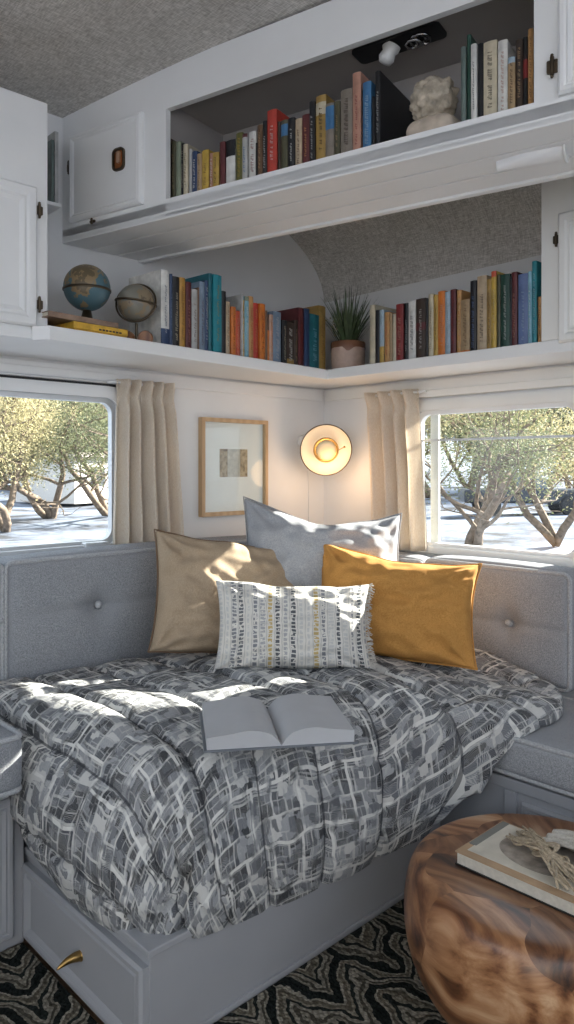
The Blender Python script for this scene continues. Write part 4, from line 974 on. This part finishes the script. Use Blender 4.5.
pillow('pillow', 'tan square pillow leaning on the left backrest', 234, 659, .572, .585, .40, .19, .40, .30, TANP, seed=4.1, roll=.15, tipR=.02, ears=.07, piping=plain('tan_seam', (.16, .10, .06), .8))
pillow('pillow', 'mustard yellow pillow with pinched corners on the right', 390, 664, .572, .54, .385, .20, -.16, .30, MUSP, dip=.04, seed=7.7, ears=.09, roll=.03, tipR=.045, piping=MUSP)
pillow('pillow', 'white lumbar pillow with grey and yellow dashed stripes in front', 293, 674, .578, .485, .285, .18, .02, .30, mat_lumbar(), seed=2.2, ears=.07, dip=.012, tipR=.015, fringe=plain('pale_fringe', (.62, .60, .56), .9))

# ================================================================== OPEN BOOK ON THE BED
pL_, pR_, pm, pb_ = on_z(203, 750, .61), on_z(356, 741, .61), on_z(284, 748, .61), on_z(264, 709, .60)
p = on_z(274, 727, .604); xa = (pR_-pL_); rz = math.atan2(xa.y, xa.x); W_ = xa.length/2
t = thing('open_book', 'grey open book lying face up on the comforter', 'book', (p.x, p.y, .602), rz)
xd = Vector((math.cos(rz), math.sin(rz), 0)); dep = abs((pb_-pm).dot(Vector((-xd.y, xd.x, 0))))
print('open book', W_, dep)
for o_ in (0,): dep = max(.15, min(.24, dep))
def leafp(sg, f, lift): 
    a = f*W_; z = .018+lift*math.sin(min(1, f*1.6)*PI*.62)*(1-f*.65)+ (0)
    if f < .12: z = .004+ (z-.004)*(f/.12)**.5
    return sg*a, z
for sg, nm in ((-1, 'left_pages'), (1, 'right_pages')):
    bm = BM(); top = []; bot = []
    for k in range(21):
        x, z = leafp(sg, k/20*.97, .030)
        top.append([bm.verts.new((x, y, z)) for y in (-dep/2, dep/2)]); bot.append([bm.verts.new((x, y, .0035)) for y in (-dep/2, dep/2)])
    for a, b, c, d in zip(top, top[1:], bot, bot[1:]):
        bm.faces.new((a[0], b[0], b[1], a[1])); bm.faces.new((c[0], c[1], d[1], d[0])); bm.faces.new((a[0], c[0], d[0], b[0])); bm.faces.new((a[1], b[1], d[1], c[1]))
    bm.faces.new((top[-1][0], bot[-1][0], bot[-1][1], top[-1][1]))
    pg = obj('page_block', bm, plain('grey_paper', (.44, .45, .475), .75, var=.03), t, smooth=False, auto=40)
    bm = BM(); box(bm, min(0, sg*W_*1.01), max(0, sg*W_*1.01), -dep/2-.004, dep/2+.004, -.001, .0035); obj('cover', bm, plain('slate_cover', (.14, .155, .18), .6), t, bevel=.001)

# ================================================================== RUG
RUG = mat_rug()
bm = BM(); prism(bm, [(-3.4, -.545), (-1.672, -.545), (-1.672, -1.088), (-.642, -1.088), (-.642, -3.3), (-3.4, -3.3)], .0, .009)
tag(obj('rug', bm, RUG), 'black and cream woven rug with zigzag pattern on the floor', 'rug')

# ================================================================== DRUM TABLE
DT = .30
pt = CAM + FWD*1.612 + RGT*.56
rt = .303
t = thing('drum_table', 'round reclaimed wood drum table with rounded sides on the rug', 'table', (pt.x, pt.y, .009), .4)
prof = [(0, 0), (rt*.62, 0), (rt*.72, .012), (rt*.86, .06), (rt*.96, .12), (rt, .185), (rt*.995, .24), (rt*.975, .276), (rt*.945, .298), (rt*.91, .308), (rt*.865, .311), (rt*.78, .312), (rt*.4, .312), (0, .312)]
bm = BM(); lathe(bm, prof, 72)
TW = mat_wood('reclaimed_teak', [(.36, (.035, .015, .009)), (.43, (.15, .062, .028)), (.49, (.29, .14, .065)), (.55, (.40, .22, .115)), (.64, (.56, .38, .24))], 13.0, (1, .11, 1), .36, 6.0, coat=.25, blocks=True)
obj('wooden_drum', bm, TW, t, smooth=True, sub=1)
TZ = .009+.3125
# keepsake book on the table
pa, pb_, pc_ = on_z(455, 856+8, TZ), on_z(574, 912+6, TZ), on_z(512, 826+6, TZ+.03)
xv = (pb_-pa).normalized(); rz = math.atan2(xv.y, xv.x)
t = thing('keepsake_book', 'thick cream bound book lying flat on the wooden drum table', 'book', pa, rz)
BW, BD, BT = .30, .20, .030
bm = BM(); box(bm, 0, BW, 0, BD, 0, .003); obj('back_cover', bm, plain('black_board', (.015, .014, .014), .5), t)
bm = BM(); box(bm, .004, BW-.003, .003, BD-.003, .003, BT-.003); obj('page_block', bm, plain('ivory_pages', (.56, .53, .47), .8, var=.08, scale=120), t)
bm = BM(); box(bm, 0, BW, 0, BD, BT-.003, BT); cv = obj('front_cover', bm, plain('tan_card', (.40, .27, .16), .6, var=.12), t, bevel=.001)
bm = BM(); box(bm, .018, BW*.92, .022, BD-.006, BT, BT+.001); obj('paper_label', bm, plain('cream_paper', (.58, .54, .46), .7, var=.1, scale=30), cv)
bm = BM(); box(bm, .004, .022, .05, BD-.004, BT, BT+.0014); obj('cloth_strip', bm, plain('grey_cloth', (.20, .20, .18), .9), cv)
# dark oval print on the cover
bm = BM(); slab(bm, [(.15+.10*math.cos(2*PI*k/40), .115+.07*math.sin(2*PI*k/40)) for k in range(40)], BT+.001, BT+.0016, lambda u, v, d: Vector((u, v, d))); obj('oval_print', bm, plain('faded_oval', (.30, .26, .22), .7, var=.4, scale=40), cv)
M_ = Matrix.Translation(pa) @ Matrix.Rotation(rz, 4, 'Z')
bp_ = M_ @ Vector((.15, .105, BT+.002))
t = thing('twine_bundle', 'bundle of knotted twine and folded cloth resting on the keepsake book', 'bundle', bp_, rz); t.scale = (1.4, 1.4, 1.25)
rr = random.Random(11)
bm = BM()
for k in range(16):
    a0 = rr.uniform(-.03, .03); pts = []
    for q in range(12):
        f = q/11; pts.append(Vector((-.06+.13*f+.010*math.sin(f*7+k), .035-.075*f+a0*(1-.75*math.exp(-((f-.5)/.2)**2))+.006*math.sin(f*9+k*2), .006+.016*math.sin(PI*f)*rr.uniform(.6, 1)+.003*math.sin(f*12+k))))
    tube(bm, pts, .0021, 5)
for k in range(5):
    tube(bm, [Vector((.005+.018*math.cos(q*.6), -.003+.018*math.sin(q*.6)*.6+.003*k, .016+.009*math.sin(q*.6+1))) for q in range(12)], .002, 5)
obj('twine', bm, plain('jute', (.44, .36, .26), .9, var=.3, scale=200), t, smooth=True)
bm = BM(); rows = []
for i in range(25):
    f = i/24; rows.append([bm.verts.new((-.02+.12*f, .03+.05*(j/12)-.02*f+.01*math.sin(f*5), .004+.018*abs(math.sin(j/12*PI*2.5+f*2))*(.4+.6*math.sin(PI*f)))) for j in range(13)])
for a, b in zip(rows, rows[1:]):
    for j in range(12): bm.faces.new((a[j], a[j+1], b[j+1], b[j]))
o = obj('folded_cloth', bm, weave('cream_muslin', (.48, .45, .40), (.66, .63, .57), 500), t, smooth=True); o.modifiers.new('s', 'SOLIDIFY').thickness = .0015
bm = BM()
for k in range(40):
    a = rr.uniform(-.8, .9); b0 = Vector((.075, .02, .006)); e = b0+Vector((math.cos(a)*rr.uniform(.02, .06), math.sin(a)*rr.uniform(.02, .06), rr.uniform(.004, .022))); tube(bm, [b0, b0.lerp(e, .5)+Vector((0, 0, .006)), e], .0008, 4); sphere(bm, e, .0022, 6, 4)
obj('dried_sprigs', bm, plain('dried_stem', (.40, .36, .33), .9, var=.3), t)

# ================================================================== OUTDOORS
GZ = -.55
bm = BM(); gs = [(-60, -60), (90, -60), (90, 120), (-60, 120)]
bmesh.ops.create_grid(bm, x_segments=80, y_segments=80, size=80)
for v in bm.verts:
    v.co += Vector((15, 30, 0)); d_ = (v.co-Vector((0, 0, 0))).length
    v.co.z = GZ + (.25*mnoise.noise(v.co*.12)+.02*max(0, d_-25)*.6 if d_ > 6 else 0)
g_ = struct(obj('snowy_ground', bm, mat_snow(), smooth=True))
BARK = plain('juniper_bark', (.20, .15, .11), .9, var=.4, scale=12, bump=.6)
LEAFS = [plain('juniper_green', (.19, .205, .10), .7, var=.4, scale=2), plain('juniper_gold', (.42, .37, .20), .7, var=.35, scale=2), plain('juniper_dark', (.13, .15, .085), .7, var=.4, scale=2)]
for m in LEAFS:
    nt = m.node_tree; b = nt.nodes['Principled BSDF']; tr = N(nt, 'ShaderNodeBsdfTranslucent'); src = b.inputs['Base Color'].links[0].from_socket; L(nt, src, tr.inputs[0])
    ms = N(nt, 'ShaderNodeMixShader'); ms.inputs[0].default_value = .4; L(nt, b.outputs[0], ms.inputs[1]); L(nt, tr.outputs[0], ms.inputs[2]); L(nt, ms.outputs[0], nt.nodes['Material Output'].inputs['Surface'])
def tree(label, pos, H, spread, leaf, seed, dens=1.0, low=.25, lsz=.045, group='junipers outside the windows'):
    r = random.Random(seed); t = thing('juniper_tree', label, 'tree', (pos.x, pos.y, GZ-.02), 0, group)
    bm = BM(); tips = []
    sd_ = Vector((1.0, -.29, .505)).normalized(); base = Vector((pos.x, pos.y, GZ)); wc = Vector((0, -.9, 1.2))
    def clear(q):     # the low sun reaches the right window between the trees
        w_ = q+base-wc; return (w_-sd_*w_.dot(sd_)).length > 1.3
    def grow(p, d, ln, rad, lev):
        pts = [p]; rs = [rad]; n = 5
        for k in range(n):
            d = (d+Vector((r.gauss(0, .22), r.gauss(0, .22), r.gauss(.03, .12)))).normalized(); p = p+d*(ln/n); pts.append(p); rs.append(rad*(1-.45*(k+1)/n))
            if lev >= 1 and clear(p): tips.append((p, lev))
        if lev and not all(clear(q) for q in pts): return
        tube(bm, pts, rs, 7 if lev < 2 else 4, lev == 0)
        if lev < 3:
            for k in range(r.randint(3, 4)):
                q = pts[r.randint(2, n)]; dd = (d+Vector((r.gauss(0, .8)*spread, r.gauss(0, .8)*spread, r.gauss(.1, .35)))).normalized(); grow(q, dd, ln*r.uniform(.55, .8), rs[-1]*.8, lev+1)
    for k in range(3): grow(Vector((0, 0, 0)), Vector((r.gauss(0, .5), r.gauss(0, .5), 1)).normalized(), H*.42, H*.019, 0)
    obj('trunk', bm, BARK, t, smooth=True)
    bm = BM()
    for (p, lev) in tips:
        if p.z < H*low: continue
        for k in range(int(r.randint(18, 32)*dens)):
            c = p+Vector((r.gauss(0, 1), r.gauss(0, 1), r.gauss(0, .8)))*.11*H**.6; s = lsz*.52*r.uniform(.5, 1.3)
            a = Vector((r.gauss(0, 1), r.gauss(0, 1), r.gauss(0, 1))).normalized(); b = a.orthogonal().normalized()
            vs = [bm.verts.new(c+a*s), bm.verts.new(c+b*s*.45), bm.verts.new(c-a*s), bm.verts.new(c-b*s*.45)]; bm.faces.new(vs)
    obj('foliage', bm, LEAFS[leaf], t)
tree('gnarled juniper filling the middle of the right window', at(466, 467, 14.5), 5.4, 1.25, 0, 5, .75, .26, .065)
tree('golden juniper leaning at the right edge of the right window', at(556, 467, 17.0), 5.6, 1.2, 1, 9, .7, .28, .075)
tree('sunlit golden juniper at the far left of the left window', at(6, 467, 20.0), 6.2, 1.2, 1, 21, 1.0, .24, .085)
tree('green juniper in the middle of the left window', at(52, 467, 24.0), 6.6, 1.1, 0, 33, 1.1, .24, .09)
tree('tall dark juniper beside the left curtain in the left window', at(110, 467, 25.0), 6.6, 1.0, 2, 41, .8, .30, .09)
for k, (px, ds, hh_, lf, sd_, lb) in enumerate(((85, 50, 10.5, 1, 51, 'distant golden juniper behind the white house in the left window'), (30, 46, 10, 0, 57, 'distant green juniper on the horizon in the left window'), (60, 58, 11, 2, 58, 'distant dark juniper between two others in the left window'), (2, 52, 11, 2, 59, 'distant dark juniper at the left edge of the left window'),
  (500, 40, 8.5, 2, 61, 'distant dark juniper on the horizon in the right window'), (545, 48, 9.5, 0, 67, 'distant green juniper near the right edge of the right window'), (430, 38, 9, 1, 71, 'distant golden juniper next to the right curtain in the right window'), (470, 52, 10, 0, 73, 'distant green juniper behind the gnarled juniper in the right window'), (572, 42, 9, 2, 79, 'distant dark juniper at the right end of the right window'))):
    tree(lb, at(px, 467, ds), hh_, 1.0, lf, sd_, 1.0, .12, .19)
# low white house in the left window
hp0 = at(84, 467, 36.0)
t = thing('house', 'low white house behind the trees in the left window', 'house', (hp0.x, hp0.y, GZ+.1), .25)
bm = BM(); box(bm, -2.4, 2.4, -2, 2, 0, 2.1); obj('walls', bm, plain('white_render', (.66, .62, .58), .8), t)
bm = BM(); prism(bm, [(-2.7, -2.3), (2.7, -2.3), (2.7, 2.3), (-2.7, 2.3)], 2.1, 2.3); obj('roof', bm, plain('pink_roof', (.48, .40, .38), .8), t)
bm = BM(); box(bm, -1.4, -.6, -2.04, -2, .8, 1.6); obj('house_window', bm, plain('dark_pane', (.08, .09, .1), .2), t)
# parked pickup in the right window
pp = at(525, 467, 27.0)
t = thing('pickup', 'dark parked pickup in the snow seen through the right window', 'car', (pp.x, pp.y, GZ), 2.3)
DK = plain('dark_car_paint', (.03, .035, .045), .3)
bm = BM(); prism(bm, [(-2.3, -.8), (2.3, -.8), (2.3, .8), (-2.3, .8)], .45, .95); obj('body', bm, DK, t, bevel=.08)
bm = BM(); a_ = [bm.verts.new(v) for v in ((-.7, -.75, .95), (1.0, -.75, .95), (1.0, .75, .95), (-.7, .75, .95), (-.4, -.65, 1.5), (.5, -.65, 1.5), (.5, .65, 1.5), (-.4, .65, 1.5))]
for f in ((0, 1, 5, 4), (1, 2, 6, 5), (2, 3, 7, 6), (3, 0, 4, 7), (4, 5, 6, 7), (3, 2, 1, 0)): bm.faces.new([a_[i] for i in f])
obj('cab', bm, plain('tinted_cab', (.10, .12, .15), .1), t, bevel=.05)
for x in (-1.4, 1.4):
    for y in (-.8, .8):
        bm = BM(); lathe(bm, [(0, -.1), (.36, -.1), (.38, -.06), (.38, .06), (.36, .1), (0, .1)], 20, Matrix.Translation((x, y, .38)) @ Matrix.Rotation(PI/2, 4, 'X')); obj('wheel', bm, RUBBER, t, auto=40)
